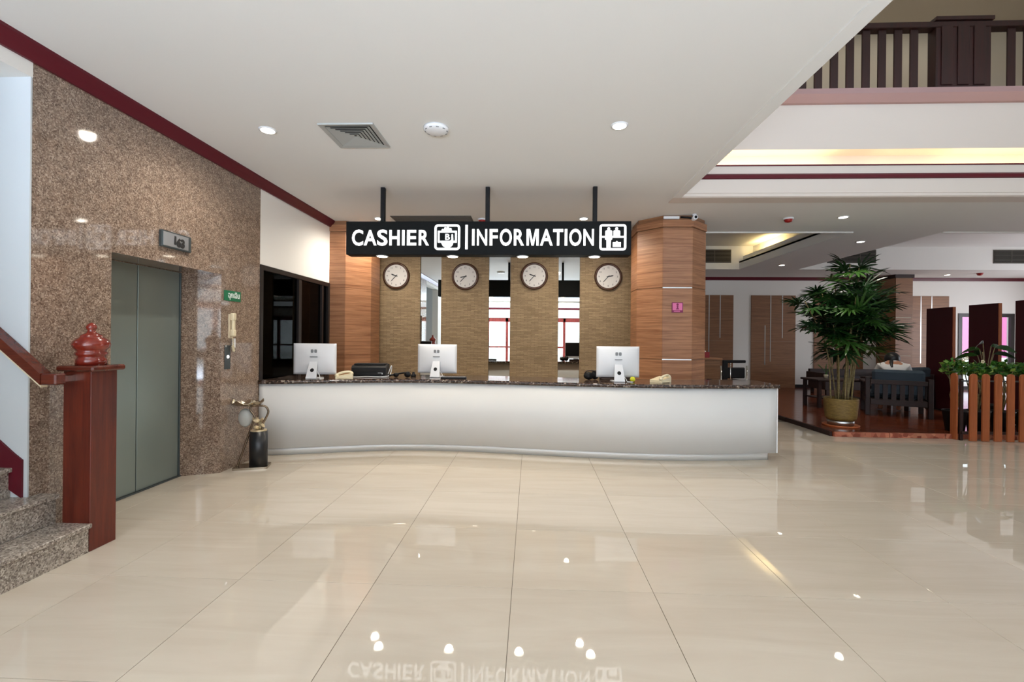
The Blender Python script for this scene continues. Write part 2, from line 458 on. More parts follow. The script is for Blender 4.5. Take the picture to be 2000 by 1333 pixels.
wn = root('window_3', (-7.0, 1.9, 2.2), 'stairwell window with white frame', 'window', kind='structure')
f_ = MB()
for yy in (-.85, -.3, .25, .8): f_.box(-.03, .03, yy, yy + .05, 0, 1.6)
for zz in (0, .5, 1.0, 1.55): f_.box(-.03, .03, -.85, .85, zz, zz + .05)
f_.build('window_frame', M_FRAMER, wn)
box('pane', M_GLASS, -.004, .004, -.83, .83, .03, 1.57, wn)
# burgundy crown moulding along the left wall
tr = MB().prism([(XL, 3.175), (XL + .02, 3.175), (XL + .035, 3.20), (XL + .05, 3.225), (XL + .075, 3.262), (XL + .078, 3.28), (XL, 3.28)], 'y', -6.1, 7.14).build('trim_1', M_BURG)
tag(tr, 'burgundy crown moulding along the left wall', 'trim', kind='structure')

# office window of dark glass
wn = root('window_1', (XL, 5.27, .72), 'dark smoked office window in black frame beside the lift wall', 'window', kind='structure')
f_ = MB()
L, Hh = 1.86, 1.56
f_.box(-.06, .012, 0, .06, 0, Hh, .003).box(-.06, .012, L - .06, L, 0, Hh, .003)
f_.box(-.06, .012, .06, L - .06, Hh - .06, Hh, .003).box(-.06, .012, .06, L - .06, 0, .05, .003)
f_.build('window_frame', M_FRAME, wn)
box('mullion', M_FRAME, -.05, .008, .90, .98, .05, Hh - .06, wn, .003)
box('mullion', M_FRAME, -.05, .006, 1.60, 1.65, .05, Hh - .06, wn, .003)
box('pane', M_TINT, -.03, -.024, .06, .90, .05, Hh - .06, wn)
box('pane', M_TINT, -.03, -.024, .98, 1.60, .05, Hh - .06, wn)
box('pane', M_TINT, -.03, -.024, 1.65, L - .06, .05, Hh - .06, wn)
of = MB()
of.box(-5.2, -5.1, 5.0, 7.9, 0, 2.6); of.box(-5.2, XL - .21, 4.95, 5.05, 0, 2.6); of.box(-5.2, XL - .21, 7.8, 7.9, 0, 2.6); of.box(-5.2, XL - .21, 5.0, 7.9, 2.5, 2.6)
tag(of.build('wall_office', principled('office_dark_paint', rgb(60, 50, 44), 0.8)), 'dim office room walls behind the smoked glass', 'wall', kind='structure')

# ================================================================== LIFT
lift = root('door_1', (-3.55, 3.36, 0), 'grey steel lift door in a granite recess', 'door', kind='structure')
box('door_panel', M_STEEL, -.05, -.004, 0.02, 0.603, 0.012, 2.06, lift, .003)
box('door_panel', M_STEEL, -.05, 0.0, 0.607, 1.09, 0.012, 2.06, lift, .003)
box('door_frame', M_STEELD, -.06, .012, 1.09, 1.135, 0, 2.06, lift, .003)
box('sill', M_STEELD, -.05, .02, 0.0, 1.13, 0.0, .012, lift)
rc = MB().box(-3.62, XL - .33, 3.2, 3.36, 0, 2.2).box(-3.62, -3.56, 3.2, 4.7, 2.03, 2.3)
rc.box(-3.62, -3.60, 3.2, 4.75, 0, 2.1)
rc.prism([(-3.56, 4.455), (XL - .002, 4.60), (XL - .002, 4.66), (-3.56, 4.66)], 'z', 0.0, 2.065)
tag(rc.build('wall_lift_recess', M_GRAN), 'polished granite jamb inside the lift recess', 'wall', kind='structure')
# indicator above the lift
ind = root('lift_indicator', (XL, 3.80, 2.205), 'silver lift floor indicator box above the lift door', 'indicator')
box('casing', M_STEELD, 0.0, .03, 0, .34, -.005, .14, ind, .004)
box('face_plate', M_BRUSH, .03, .034, .012, .30, .008, .128, ind, .001)
me = text_mesh('1', .10, .002, .004); me.materials.append(M_INK)
o = inst('digit', me, ind, (.036, .115, .036), (PI / 2, 0, PI / 2))
me = text_mesh('63', .10, .002, .006); me.materials.append(M_INK)
o = inst('digit', me, ind, (.036, .16, .022), (PI / 2, 0, PI / 2), (.9, 1, 1))
# green sign
gs = root('green_sign', (XL, 4.64, 1.80), 'small green sign with white Thai lettering on the granite wall', 'sign')
box('plate', M_GREEN, 0, .008, 0, .27, 0, .11, gs, .002)
me = text_mesh('ฉุกเฉิน', .085, .001, .0015, 'CENTER'); me.materials.append(M_SIGNW)
inst('lettering', me, gs, (.0095, .15, .035), (PI / 2, 0, PI / 2), (.85, 1, 1))
# intercom handset
ic = root('intercom_handset', (XL, 4.735, 1.42), 'cream intercom handset hanging on the granite wall', 'handset')
box('cradle', M_BEIGEP, 0, .02, -.03, .03, -.02, .24, ic, .005)
hs = MB().box(.03, .055, -.022, .022, .06, .19, .008).box(.018, .062, -.027, .027, .17, .25, .01).box(.018, .062, -.027, .027, 0, .075, .01)
hs.build('receiver', M_CREAMP, ic)
cp = []
for q in range(90):
    t = q / 89; cp.append((.03 + .008 * math.cos(q * 1.3), .03 * math.sin(t * PI) + .008 * math.sin(q * 1.3), .0 - .16 * math.sin(t * PI * .8)))
MB().tube(cp, .004, 5).build('cord', M_CREAMP, ic)
box('junction', M_WHITE, 0, .03, .035, .06, -.12, -.02, ic, .003)
cb = root('lift_call_panel', (XL, 4.655, 1.075), 'brushed steel lift call panel with a round button', 'call panel')
box('plate', M_STEELD, 0, .008, 0, .09, 0, .25, cb, .002)
MB().lathe([(.018, .008), (.018, .014), (.012, .016)], (0, .045, .13), 16, 'x').build('button', M_LETTER, cb)
MB().lathe([(.012, .008), (.012, .012)], (0, .012, .243), 12, 'x').build('key_switch', M_BRUSH, cb)

# ================================================================== STAIRS
st = root('staircase', (0, 0, 0), 'grey granite staircase rising to the left behind the newel post', 'staircase')
for k in range(14):
    x1 = -2.87 - k * 0.225; z1 = 0.19 * (k + 1)
    if x1 < -6.0: break
    ye = 2.862 if k == 0 else 2.786
    box('riser', M_STEP, x1 - 0.24, x1 - .012, 1.06, ye, z1 - 0.19, z1 - .028, st)
    box('tread', M_STEP, x1 - 0.236, x1 + .012, 1.06, ye + .004 * (ye > 2.81), z1 - .028, z1, st, .004)
box('tread_end', M_STEP, XL + .003, -3.083, 2.787, 2.862, .352, .38, st); box('riser_end', M_STEP, XL + .003, -3.107, 2.787, 2.862, .0, .352, st)
box('landing', M_STEP, -6.88, -6.0, 1.06, 2.78, 2.2, 2.47, st)
sk = MB().prism([(-3.245, .375), (-3.245, .62), (-3.30, .66), (-6.0, 2.94), (-6.0, 2.66), (-3.6, .60)], 'y', 2.776, 2.7875)
tag(sk.build('trim_2', M_BURG), 'burgundy painted stair skirting on the stairwell wall', 'trim', kind='structure')

nw = root('newel_post', (-2.975, 2.963, 0), 'square red-brown wooden newel post with a turned finial', 'post')
box('shaft', M_RED, -.095, .095, -.095, .095, 0, 1.185, nw, .003)
box('cap', M_REDH, -.125, .130, -.122, .128, 1.185, 1.222, nw, .010)
MB().lathe([(r_ * .70, h_) for r_, h_ in [(.118, 1.222), (.118, 1.26), (.105, 1.272), (.108, 1.282), (.122, 1.292), (.124, 1.305), (.11, 1.315), (.118, 1.325), (.142, 1.345), (.146, 1.362), (.136, 1.382), (.112, 1.402), (.085, 1.412), (.088, 1.42), (.066, 1.43), (.04, 1.442), (.03, 1.455), (.042, 1.468), (.044, 1.48), (.034, 1.494), (.016, 1.505), (.004, 1.51)]], (.0, 0, 0), 28).build('finial', M_FIN, nw)
hr = root('handrail', (-3.06, 2.75, 1.13), 'dark red wooden handrail running up beside the stairs', 'handrail')
sl = .84
o = MB().prism([(-.0, -.02), (.0, .05), (-2.9, .05 + 2.9 * sl), (-2.9, -.035 + 2.9 * sl)], 'y', -.035, .035).build('rail', M_REDH, hr)
MB().box(-.0, .10, -.035, .035, -.02, .05, .008).build('rail_end', M_REDH, hr)
MB().box(.03, .075, .03, .122, -.01, .035, .004).build('bracket', M_CHROME, hr)
MB().prism([(-.01, -.038), (-.01, -.021), (-2.9, -.036 + 2.9 * sl), (-2.9, -.053 + 2.9 * sl)], 'y', -.02, .02).build('underside_strip', M_CREAMP, hr)
for q in (1.0, 2.2):
    MB().tube([(-q, .0, q * sl - .03), (-q, .02, q * sl - .07), (-q, .052, q * sl - .08)], .008, 6).build('bracket', M_CHROME, hr)

# ================================================================== CEILING
cl = MB()
cl.box(-3.6, 1.817, -6.2, 8.5, ZC, ZC + .1)
cl.box(1.817, 15.0, -6.2, 1.5, ZC, ZC + .1)  # unseen stretch, brought inward to block entrance light from the void wall
cl.box(8.6, 15.0, 1.5, 5.973, ZC, ZC + .1)
HX = [(2.9, 5.385), (6.88, 13.6)]; HY = (7.92, 12.05)
cl.box(1.817, 15.0, 5.974, HY[0], ZC, ZC + .1)
cl.box(1.817, 15.0, HY[1], 14.0, ZC, ZC + .1)
cl.box(1.817, HX[0][0], HY[0], HY[1], ZC, ZC + .1); cl.box(HX[0][1], HX[1][0], HY[0], HY[1], ZC, ZC + .1); cl.box(HX[1][1], 15.0, HY[0], HY[1], ZC, ZC + .1)
ceil = tag(cl.build('ceiling', M_CEIL), 'white lobby ceiling', 'ceiling', kind='structure')
# lip moulding around the void
lp = MB()
prof = [(1.817, ZC), (1.82, ZC - .012), (1.925, ZC - .012), (1.93, ZC + .005), (2.05, ZC + .105), (2.05, ZC + .16), (1.817, ZC + .16)]
lp.prism(prof, 'y', 1.5, 5.97)
tag(lp.build('trim_3', M_CEIL), 'white moulded lip along the edge of the ceiling void', 'trim', kind='structure')

# coffers in the lounge ceiling
cf = MB()
x0, x1 = HX[0]
cf.box(x0 - .3, x0 - .2, HY[0] - .3, HY[1] + .1, ZC + .1, 3.95); cf.box(x0 - .3, x1 + .45, HY[0] - .3, HY[0] - .2, ZC + .1, 3.95)
cf.box(x0 - .3, x1 + .45, HY[1], HY[1] + .1, ZC + .1, 3.95); cf.box(x1 + .35, x1 + .45, HY[0] - .3, HY[1] + .1, ZC + .1, 3.95)
cf.box(x0 - .3, x1 + .45, HY[0] - .3, HY[1] + .1, 3.88, 3.95)
cf.box(x1, x1 + .03, HY[0], HY[1], ZC + .1, ZC + .2); cf.box(x1 + .10, x1 + .14, HY[0], HY[1], ZC + .1, ZC + .34); cf.box(x1, x1 + .14, HY[0], HY[1], ZC + .16, ZC + .2)
x0, x1 = HX[1]
cf.box(x0 - .1, x0, HY[0] - .1, HY[1] + .1, ZC + .1, 3.95); cf.box(x1, x1 + .1, HY[0] - .1, HY[1] + .1, ZC + .1, 3.95)
cf.box(x0 - .1, x1 + .1, HY[0] - .1, HY[0], ZC + .1, 3.95); cf.box(x0 - .1, x1 + .1, HY[1], HY[1] + .1, ZC + .1, 3.95)
cf.box(x0 - .1, x1 + .1, HY[0] - .1, HY[1] + .1, 3.86, 3.95)
tag(cf.build('ceiling_coffer', M_CEIL), 'recessed coffers in the lounge ceiling', 'ceiling', kind='structure')
lt = MB()
lt.box(HX[0][0], HX[0][1] + .02, HY[0] - .03, HY[0], ZC - .022, ZC + .02); lt.box(HX[1][0] - .02, HX[1][1], HY[0] - .03, HY[0], ZC - .022, ZC + .02)
tag(lt.build('trim_4', M_WALL), 'thin white trim on the near edge of the lounge coffers', 'trim', kind='structure')
# cove lamps inside the first coffer
area('coffer_lamp_light', (5.60, 11.1, 3.50), (PI, 0.5, 0), .12, .9, 9, (1.0, .72, .30))
tb = root('cove_tube', (5.60, 11.1, 3.44), 'warm cove lamp in the lounge coffer above the desk', 'lamp')
MB().lathe([(.018, -.45), (.018, .45)], (0, 0, 0), 10, 'y').build('tube', M_TUBE, tb)
box('holder', M_WHITE, -.03, .03, -.5, .5, -.05, -.02, tb)

# ================================================================== THE VOID (double height)
vf = MB()
vf.prism([(5.972, ZC - .012), (5.95, ZC), (5.955, ZC + .035), (5.945, ZC + .04), (5.945, ZC + .215), (6.20, ZC + .215), (6.20, ZC - .012)], 'x', 1.83, 8.7)
vf.box(1.83, 8.7, 5.975, 6.02, 3.565, 3.672)
vf.box(1.83, 8.7, 6.02, 6.32, 3.56, 3.62)
vf.box(1.83, 8.7, 6.32, 6.42, 3.56, 4.0)
vf.box(1.83, 8.7, 6.10, 6.42, 3.935, 4.52)
vf.box(1.83, 8.7, 6.06, 7.8, 4.56, 4.66)
vfo = tag(vf.build('wall_void_back', M_VWALL), 'white stepped fascia and wall above the lounge opening', 'wall', kind='structure')
t5 = MB().prism([(5.945, 3.497), (5.925, 3.505), (5.935, 3.545), (5.965, 3.572), (6.02, 3.572), (6.02, 3.497)], 'x', 1.83, 8.7).build('trim_5', M_BURG)
tag(t5, 'burgundy moulding band on the void fascia', 'trim', kind='structure')
t6 = box('trim_6', M_BURG, 1.83, 8.7, 5.965, 6.025, 3.672, 3.688, kind='structure'); tag(t6, 'thin burgundy lip line under the cove light', 'trim')
t7 = MB().prism([(6.10, 4.515), (6.06, 4.52), (6.02, 4.56), (5.985, 4.60), (5.98, 4.665), (6.4, 4.665), (6.4, 4.515)], 'x', 1.83, 8.7).build('trim_7', M_MAUVE)
tag(t7, 'dusty mauve cornice below the upper balcony', 'trim', kind='structure')
w = MB()
w.box(1.70, 1.817, 1.3, 7.8, ZC + .1, 6.6)                  # left side of the void
w.box(8.7, 8.8, 1.3, 7.8, ZC + .1, 6.6)
w.box(1.7, 8.8, 1.3, 1.5, ZC + .1, 3.7); w.box(1.7, 8.8, 1.3, 1.5, 6.2, 6.6); w.box(1.7, 2.0, 1.3, 1.5, 3.7, 6.2); w.box(8.0, 8.8, 1.3, 1.5, 3.7, 6.2)
tag(w.build('wall_void_sides', M_VWALL), 'white side walls of the double height void', 'wall', kind='structure')
tag(box('wall_balcony', M_CREAM, 1.7, 8.8, 7.7, 7.8, 4.66, 6.6), 'cream wall behind the upper balcony railing', 'wall', kind='structure')
tag(box('ceiling_upper', M_CREAM, 1.6, 8.9, 1.2, 7.9, 6.5, 6.62), 'upper floor ceiling over the void', 'ceiling', kind='structure')
wn = root('window_4', (2.0, 1.4, 3.7), 'added unseen window that lets light into the void', 'window', kind='structure')  # made-up window, out of view, in front of the added lamp
f_ = MB()
for q in range(7): f_.box(q - .03, q + .03, -.04, .04, 0, 2.5)
for z in (0, 1.2, 2.44): f_.box(0, 6, -.04, .04, z, z + .06)
f_.build('window_frame', M_FRAMER, wn)
box('pane', M_GLASS, 0, 6, -.004, .004, 0, 2.5, wn)
# cove light strip
for (xa, xb, p) in ((1.95, 3.9, 7), (4.5, 5.2, 1.0), (5.35, 8.5, 8)):
    area('cove_light', ((xa + xb) / 2, 6.15, 3.66), (PI, 0, 0), xb - xa, .12, p, (1.0, .78, .42))
area('balcony_fill', (4.5, 7.0, 6.45), (0, 0, 0), 5.0, .5, 10, (1, .93, .82))  # added lamp without a fitting, brightens the wall behind the railing
ct = root('cove_tube', (2.0, 6.10, 3.65), 'warm cove tube lights hidden in the void fascia trough', 'lamp')
for q in range(4):
    MB().lathe([(.012, q * 1.5), (.012, q * 1.5 + 1.3)], (0, 0, 0), 8, 'x').build('tube', M_TUBE, ct)
# balcony railing
rl = root('balcony_railing', (1.85, 6.08, 4.665), 'dark red wooden slatted railing of the upper balcony', 'railing')
box('bottom_rail', M_RAILD, 0, 6.85, -.02, .08, 0, .03, rl)
box('top_rail', M_RAILD, 0, 6.85, -.04, .09, .80, .875, rl, .008)
slat = MB().box(-.050, .050, 0, .022, .03, .80, .003).build('slat', M_RAILD, rl)
x = .05; fs = True
PX0, PX1 = 3.30, 3.98
while x < 6.85:
    if not (PX0 - .12 < x < PX1 + .12):
        if fs: slat.location = (x, 0, 0); fs = False
        else: inst('slat', slat.data, rl, (x, 0, 0))
    x += .2005
pn = box('pier', M_RAILD, PX0, PX1, -.03, .10, .0, .91, rl, .006)
box('pier_cap', M_RAILD, PX0 - .02, PX1 + .02, -.06, .12, .88, .93, rl, .006)
for q in range(3):
    box('pier_moulding', M_RAILD, PX0 + .06 + q * .2, PX0 + .20 + q * .2, -.045, -.03, .06, .82, rl, .004)

# ================================================================== RECEPTION BACK WALL
wb = MB().box(-3.4, 2.62, 8.42, 8.6, 0, ZC).build('wall_reception', M_WALL)
tag(wb, 'reception back wall clad in stone and mirror strips', 'wall', kind='structure')
tag(box('wall_reception_side', M_WALL, 2.5, 2.62, 8.42, 13.7, 0, ZC), 'white side wall of the office block beside the lounge', 'wall', kind='structure')
SX = [(-3.2, -2.045), (-1.656, -.778), (-.385, .491), (.88, 2.62)]
for (a, c_) in SX: box('stone_panel', M_STONE, a, c_, 8.30, 8.42, 0, ZC, wb, .004)
names = ['first and second', 'second and third', 'third and fourth']
for i, (a, c_) in enumerate([(-2.045, -1.656), (-.778, -.385), (.491, .88)]):
    mr = root('wall_mirror', (a, 8.33, 0), 'tall narrow wall mirror strip between the %s clock from the left' % names[i], 'mirror', 'mirror strips on the stone wall')
    box('glass', M_MIRROR, .003, c_ - a - .003, .0, .01, .05, 3.2, mr)
    box('backing', M_BLK, .012, c_ - a - .012, .012, .08, .05, 3.2, mr)

# octagonal wood columns
def column(cx, cy, half, label, front_inlays):
    t = root('column', (cx, cy, 0), label, 'column', kind='structure')
    k = half * math.tan(PI / 8)
    R = half / math.cos(PI / 8)
    core = [(R * .965 * math.cos(PI / 8 + q * PI / 4), R * .965 * math.sin(PI / 8 + q * PI / 4)) for q in range(8)]
    MB().prism(core, 'z', 0, ZC).build('core', M_LAMD, t)
    for q in range(8):
        ang = -PI / 2 + q * PI / 4
        mt = Matrix.Rotation(ang + PI / 2, 4, 'Z')
        zs = [0.0, 1.135, 2.205, 3.10]
        for a, c_ in zip(zs[:-1], zs[1:]):
            MB().box(-k + .002, k - .002, -half, -half * .95, a + .008, c_ - .008, .002, mt).build('veneer_panel', M_LAM, t)
        for zz in zs[1:3]:
            if q == 0 or not front_inlays:
                MB().box(-k + .002, k - .002, -half + .002, -half * .95, zz - .0085, zz + .0085, 0, mt).build('inlay_strip', M_BRUSH if front_inlays else M_LAM, t)
            else:
                MB().box(-k + .002, k - .002, -half + .006, -half * .95, zz - .0085, zz + .0085, 0, mt).build('inlay_strip', M_LAMD, t)
        MB().box(-k - .006, k + .006, -half - .012, -half * .95, 3.108, 3.215, .003, mt).build('crown_board', M_LAM, t)
    return t
column(2.165, 7.375, .525, 'octagonal wood veneer column at the right end of the sign', True)
column(-3.18, 7.655, .525, 'octagonal wood veneer column beside the office window', False)
for (cx, cy) in ((2.165, 7.375), (-3.18, 7.655)):
    pass
tk = box('cable_trunking', M_WHITE, 1.95, 2.18, 6.83, 6.86, 3.222, 3.262, bev=.003)
tag(tk, 'short white cable trunking on top of the wood column', 'trunking')
cc = root('security_camera', (2.385, 6.80, 3.275), 'white bullet security camera above the wood column', 'camera')
MB().lathe([(.03, 0), (.03, -.015), (.012, -.018), (.012, -.04)], (0, 0, 0.005), 14).build('mount', M_WHITE, cc)
bm = MB().lathe([(.030, -.06), (.036, -.05), (.036, .08), (.028, .09)], (0, 0, -.05), 16, 'y')
bm.build('body', M_WHITE, cc); 
MB().lathe([(.020, -.066), (.020, -.058)], (0, 0, -.05), 14, 'y').build('lens', M_BLK, cc)
MB().tube([(-.02, .02, -.05), (-.08, .02, -.035), (-.19, .02, -.03)], .014, 8).build('cable', M_BLK, cc)
ps = root('pink_sign', (2.083, 6.848, 1.835), 'small square pink pictogram sign on the wood column', 'sign')
box('plate', M_PINKD, 0, .165, -.006, 0, 0, .15, ps, .001)
box('panel', M_PINKS, .012, .153, -.008, -.004, .034, .14, ps)
MB().lathe([(.017, -.010), (.017, -.007)], (.083, 0, .118), 14, 'y').build('pictogram', M_PINKD, ps)
MB().prism([(.055, .045), (.111, .045), (.092, .07), (.097, .10), (.069, .10), (.074, .07)], 'y', -.010, -.007).build('pictogram', M_PINKD, ps)
box('caption_bar', M_PINKS, .03, .12, -.008, -.005, .012, .024, ps)

# ================================================================== CLOCKS
times = [(9, 37), (8, 37), (9, 37), (2, 37)]
ords = ['leftmost of the four on the stone wall', 'second from the left, showing 8:37', 'third from the left, between the two right mirrors', 'rightmost of the four, beside the wood column']
proto = None
for i, (cx, cz) in enumerate([(-2.488, 2.559), (-1.211, 2.551), (.049, 2.566), (1.382, 2.558)]):
    t = root('wall_clock', (cx, 8.30, cz), 'round wooden clock, ' + ords[i], 'clock', 'four round clocks on the stone wall')
    if proto is None:
        proto = t
        MB().lathe([(.245, 0), (.25, -.02), (.245, -.04), (.225, -.05), (.208, -.042), (.205, -.028)], (0, 0, 0), 48, 'y').build('rim', M_CLOCKW, t)
        dl = MB().lathe([(.206, -.028), (.206, -.031)], (0, 0, 0), 48, 'y').build('dial', M_DIAL, t)
        for hnum in range(1, 13):
            a = PI / 2 - hnum * PI / 6
            me = text_mesh(str(hnum), .042, .0006, .0004, 'CENTER'); me.materials.append(M_INK)
            inst('numeral', me, dl, (.165 * math.cos(a), -.0325, .165 * math.sin(a) - .015), (PI / 2, 0, 0))
        MB().lathe([(.012, -.031), (.010, -.042)], (0, 0, 0), 14, 'y').build('hub', M_INK, t)
    else:
        for ch in proto.children:
            if 'hand' in ch.name: continue
            copy_tree(ch, t)
    hh, mm = times[i]
    for (ang, ln, wd, nm, yy) in (((hh + mm / 60) * PI / 6, .10, .011, 'hour_hand', -.036), (mm * PI / 30, .150, .007, 'minute_hand', -.039)):
        o = MB().prism([(-wd * .6, -.03), (wd * .6, -.03), (wd, ln * .75), (0, ln), (-wd, ln * .75)], 'y', yy, yy + .002).build(nm, M_INK, t)
        o.rotation_euler = (0, ang, 0)

# ================================================================== HANGING SIGN
sg = root('hanging_sign', (0, 5.48, 2.436), 'long black hanging sign reading cashier and information in white letters', 'sign')
SXA, SXB = -2.272, 1.184
box('casing', M_BLACK, SXA, SXB, 0, .17, 0, .405, sg, .004)
for xx in (-1.843, -.545, .761):
    box('hanging_rod', M_BLK, xx - .026, xx + .026, .055, .107, .405, ZC - 2.436 - .004, sg, .003)
ADV = dict(C=.722, A=.722, S=.667, H=.722, I=.278, E=.667, R=.722, N=.722, F=.611, O=.778, M=.833, T=.611)
SB = dict(C=.045, A=.0, S=.04, H=.07, I=.065, E=.07, R=.07, N=.07, F=.07, O=.045, M=.07, T=.02)
def word(txt, xa, xb, za, zb):
    tot = sum(ADV[c] for c in txt) - SB[txt[0]] - SB[txt[-1]]
    k = (xb - xa) / tot; x = xa - SB[txt[0]] * k
    for c in txt:
        if c == 'M':
            mp_ = [(0, 0), (0, 1), (.29, 1), (.5, .30), (.71, 1), (1, 1), (1, 0), (.805, 0), (.805, .74), (.59, 0), (.41, 0), (.195, .74), (.195, 0)]
            mb_ = MB().prism(mp_, 'z', -.004, .004); bmesh.ops.recalc_face_normals(mb_.bm, faces=mb_.bm.faces[:])
            me = bpy.data.meshes.new('letter'); mb_.bm.to_mesh(me); mb_.bm.free()
        else:
            me = text_mesh(c, .3, .004, .0055 if c == 'N' else .0062)
        xs = [v.co.x for v in me.vertices]; ys = [v.co.y for v in me.vertices]
        w_ = (ADV[c] - 2 * SB[c]) * k; over = .004 if c in 'COS' else 0
        fx = w_ / (max(xs) - min(xs)); fy = (zb - za + 2 * over) / (max(ys) - min(ys)); x0, y0 = min(xs), min(ys)
        for v in me.vertices:
            v.co = Vector(((v.co.x - x0) * fx + x + SB[c] * k, -v.co.z - .0035, (v.co.y - y0) * fy + za - over))
        me.name = 'letter'; me.materials.clear(); me.materials.append(M_LETTER)
        o_ = bpy.data.objects.new('letter', me); COL.objects.link(o_); o_.parent = sg
        x += ADV[c] * k
word('CASHIER', -2.196, -1.247, .111, .300)
word('INFORMATION', -.723, .740, .111, .309)
def rrect(x0, x1, z0, z1, r, seg=6):
    out = []
    for (cx, cz, a0) in ((x1 - r, z1 - r, 0), (x0 + r, z1 - r, PI / 2), (x0 + r, z0 + r, PI), (x1 - r, z0 + r, 1.5 * PI)):
        for q in range(seg + 1):
            a = a0 + q * PI / 2 / seg; out.append((cx + r * math.cos(a), cz + r * math.sin(a)))
    return out
def ring(x0, x1, z0, z1, w_, r, name):
    a = rrect(x0, x1, z0, z1, r); c_ = rrect(x0 + w_, x1 - w_, z0 + w_, z1 - w_, max(r - w_, .004))
    mb = MB(); n_ = len(a)
    A0 = [mb.bm.verts.new((p[0], -.008, p[1])) for p in a]; B0 = [mb.bm.verts.new((p[0], -.008, p[1])) for p in c_]
    A1 = [mb.bm.verts.new((p[0], 0, p[1])) for p in a]; B1 = [mb.bm.verts.new((p[0], 0, p[1])) for p in c_]
    for q in range(n_):
        p = (q + 1) % n_
        mb.bm.faces.new((A0[q], A0[p], B0[p], B0[q])); mb.bm.faces.new((A0[q], A1[q], A1[p], A0[p])); mb.bm.faces.new((B0[q], B0[p], B1[p], B1[q]))
    return mb.build(name, M_LETTER, sg)
def flat(pts, name='pictogram', y=-.007):
    MB().prism(pts, 'y', y, 0).build(name, M_LETTER, sg)
def disc(cx, cz, r, sz=1.0):
    return [(cx + r * math.cos(2 * PI * q / 18), cz + sz * r * math.sin(2 * PI * q / 18)) for q in range(18)]
# divider bar
flat([(-.805, .065), (-.775, .065), (-.775, .36), (-.805, .36)], 'divider_bar')
# cash pictogram: banknote held by a hand
PX, PZ, PW = -1.181, .055, .314
ring(PX, PX + PW, PZ, PZ + .312, .027, .045, 'pictogram_frame')
U = lambda u, v: (PX + u * PW, PZ + v * .312)
ring(PX + .13 * PW, PX + .87 * PW, PZ + .29 * .312, PZ + .75 * .312, .022, .004, 'banknote')
fing = [U(.27, .70)]
for q in range(4):
    xa = .27 + q * .10; tp = (.82, .89, .91, .86)[q]
    fing += [U(xa + .005, tp - .03), U(xa + .03, tp), U(xa + .07, tp), U(xa + .095, tp - .03)]
    if q < 3: fing += [U(xa + .10, tp - .08)]
fing += [U(.67, .70)]
flat(fing)
flat([U(.26, .32), U(.74, .32), U(.71, .2), U(.64, .12), U(.55, .095), U(.42, .1), U(.33, .16), U(.28, .24)])
flat([U(.62, .30), U(.62, .36), U(.66, .42), U(.66, .60), U(.69, .63), U(.72, .60), U(.73, .42), U(.73, .30)])
me = text_mesh('B', .115, .002, .002, 'CENTER'); me.materials.append(M_LETTER)
o = inst('currency_mark', me, sg, (PX + .50 * PW, -.005, PZ + .40 * .312), (PI / 2, 0, 0), (.95, .9, 1))
# information pictogram: two figures at a desk with a bag
PX, PW = .806, .318
ring(PX, PX + PW, PZ, PZ + .312, .026, .035, 'pictogram_frame')
flat([U(.08, .48), U(.92, .48), U(.92, .55), U(.08, .55)], y=-.0065)
flat(disc(*U(.345, .825), .0175)); flat(disc(*U(.64, .83), .0175))
flat([U(.22, .74), U(.27, .77), U(.43, .77), U(.475, .74), U(.475, .42), U(.43, .39), U(.42, .08), U(.36, .08), U(.345, .3), U(.335, .08), U(.27, .08), U(.26, .39), U(.21, .42)])
flat([U(.52, .74), U(.56, .77), U(.72, .77), U(.77, .74), U(.77, .53), U(.52, .53)], y=-.0072)
flat([U(.50, .13), U(.80, .13), U(.80, .31), U(.70, .31), U(.65, .37), U(.60, .31), U(.50, .31)])
# sign downlights
for i, xx in enumerate((-1.852, -.974, -.111, .762)):
    q = root('sign_downlight', (xx, 5.575, 2.436), 'round lit downlight under the hanging sign, %s from the left' % ('first', 'second', 'third', 'fourth')[i], 'downlight', 'four downlights under the sign')
    MB().lathe([(.075, 0), (.075, -.006), (.062, -.008)], (0, 0, -.0005), 24).build('ring', M_WHITE, q)
    MB().lathe([(.06, -.0075), (.06, -.0105), (.03, -.013)], (0, 0, -.0005), 24).build('bulb', M_LAMP, q)
    spot('sign_downlight_light', (xx, 5.575, 2.415), 28, (1, .87, .70), 2.3, .7, .05)

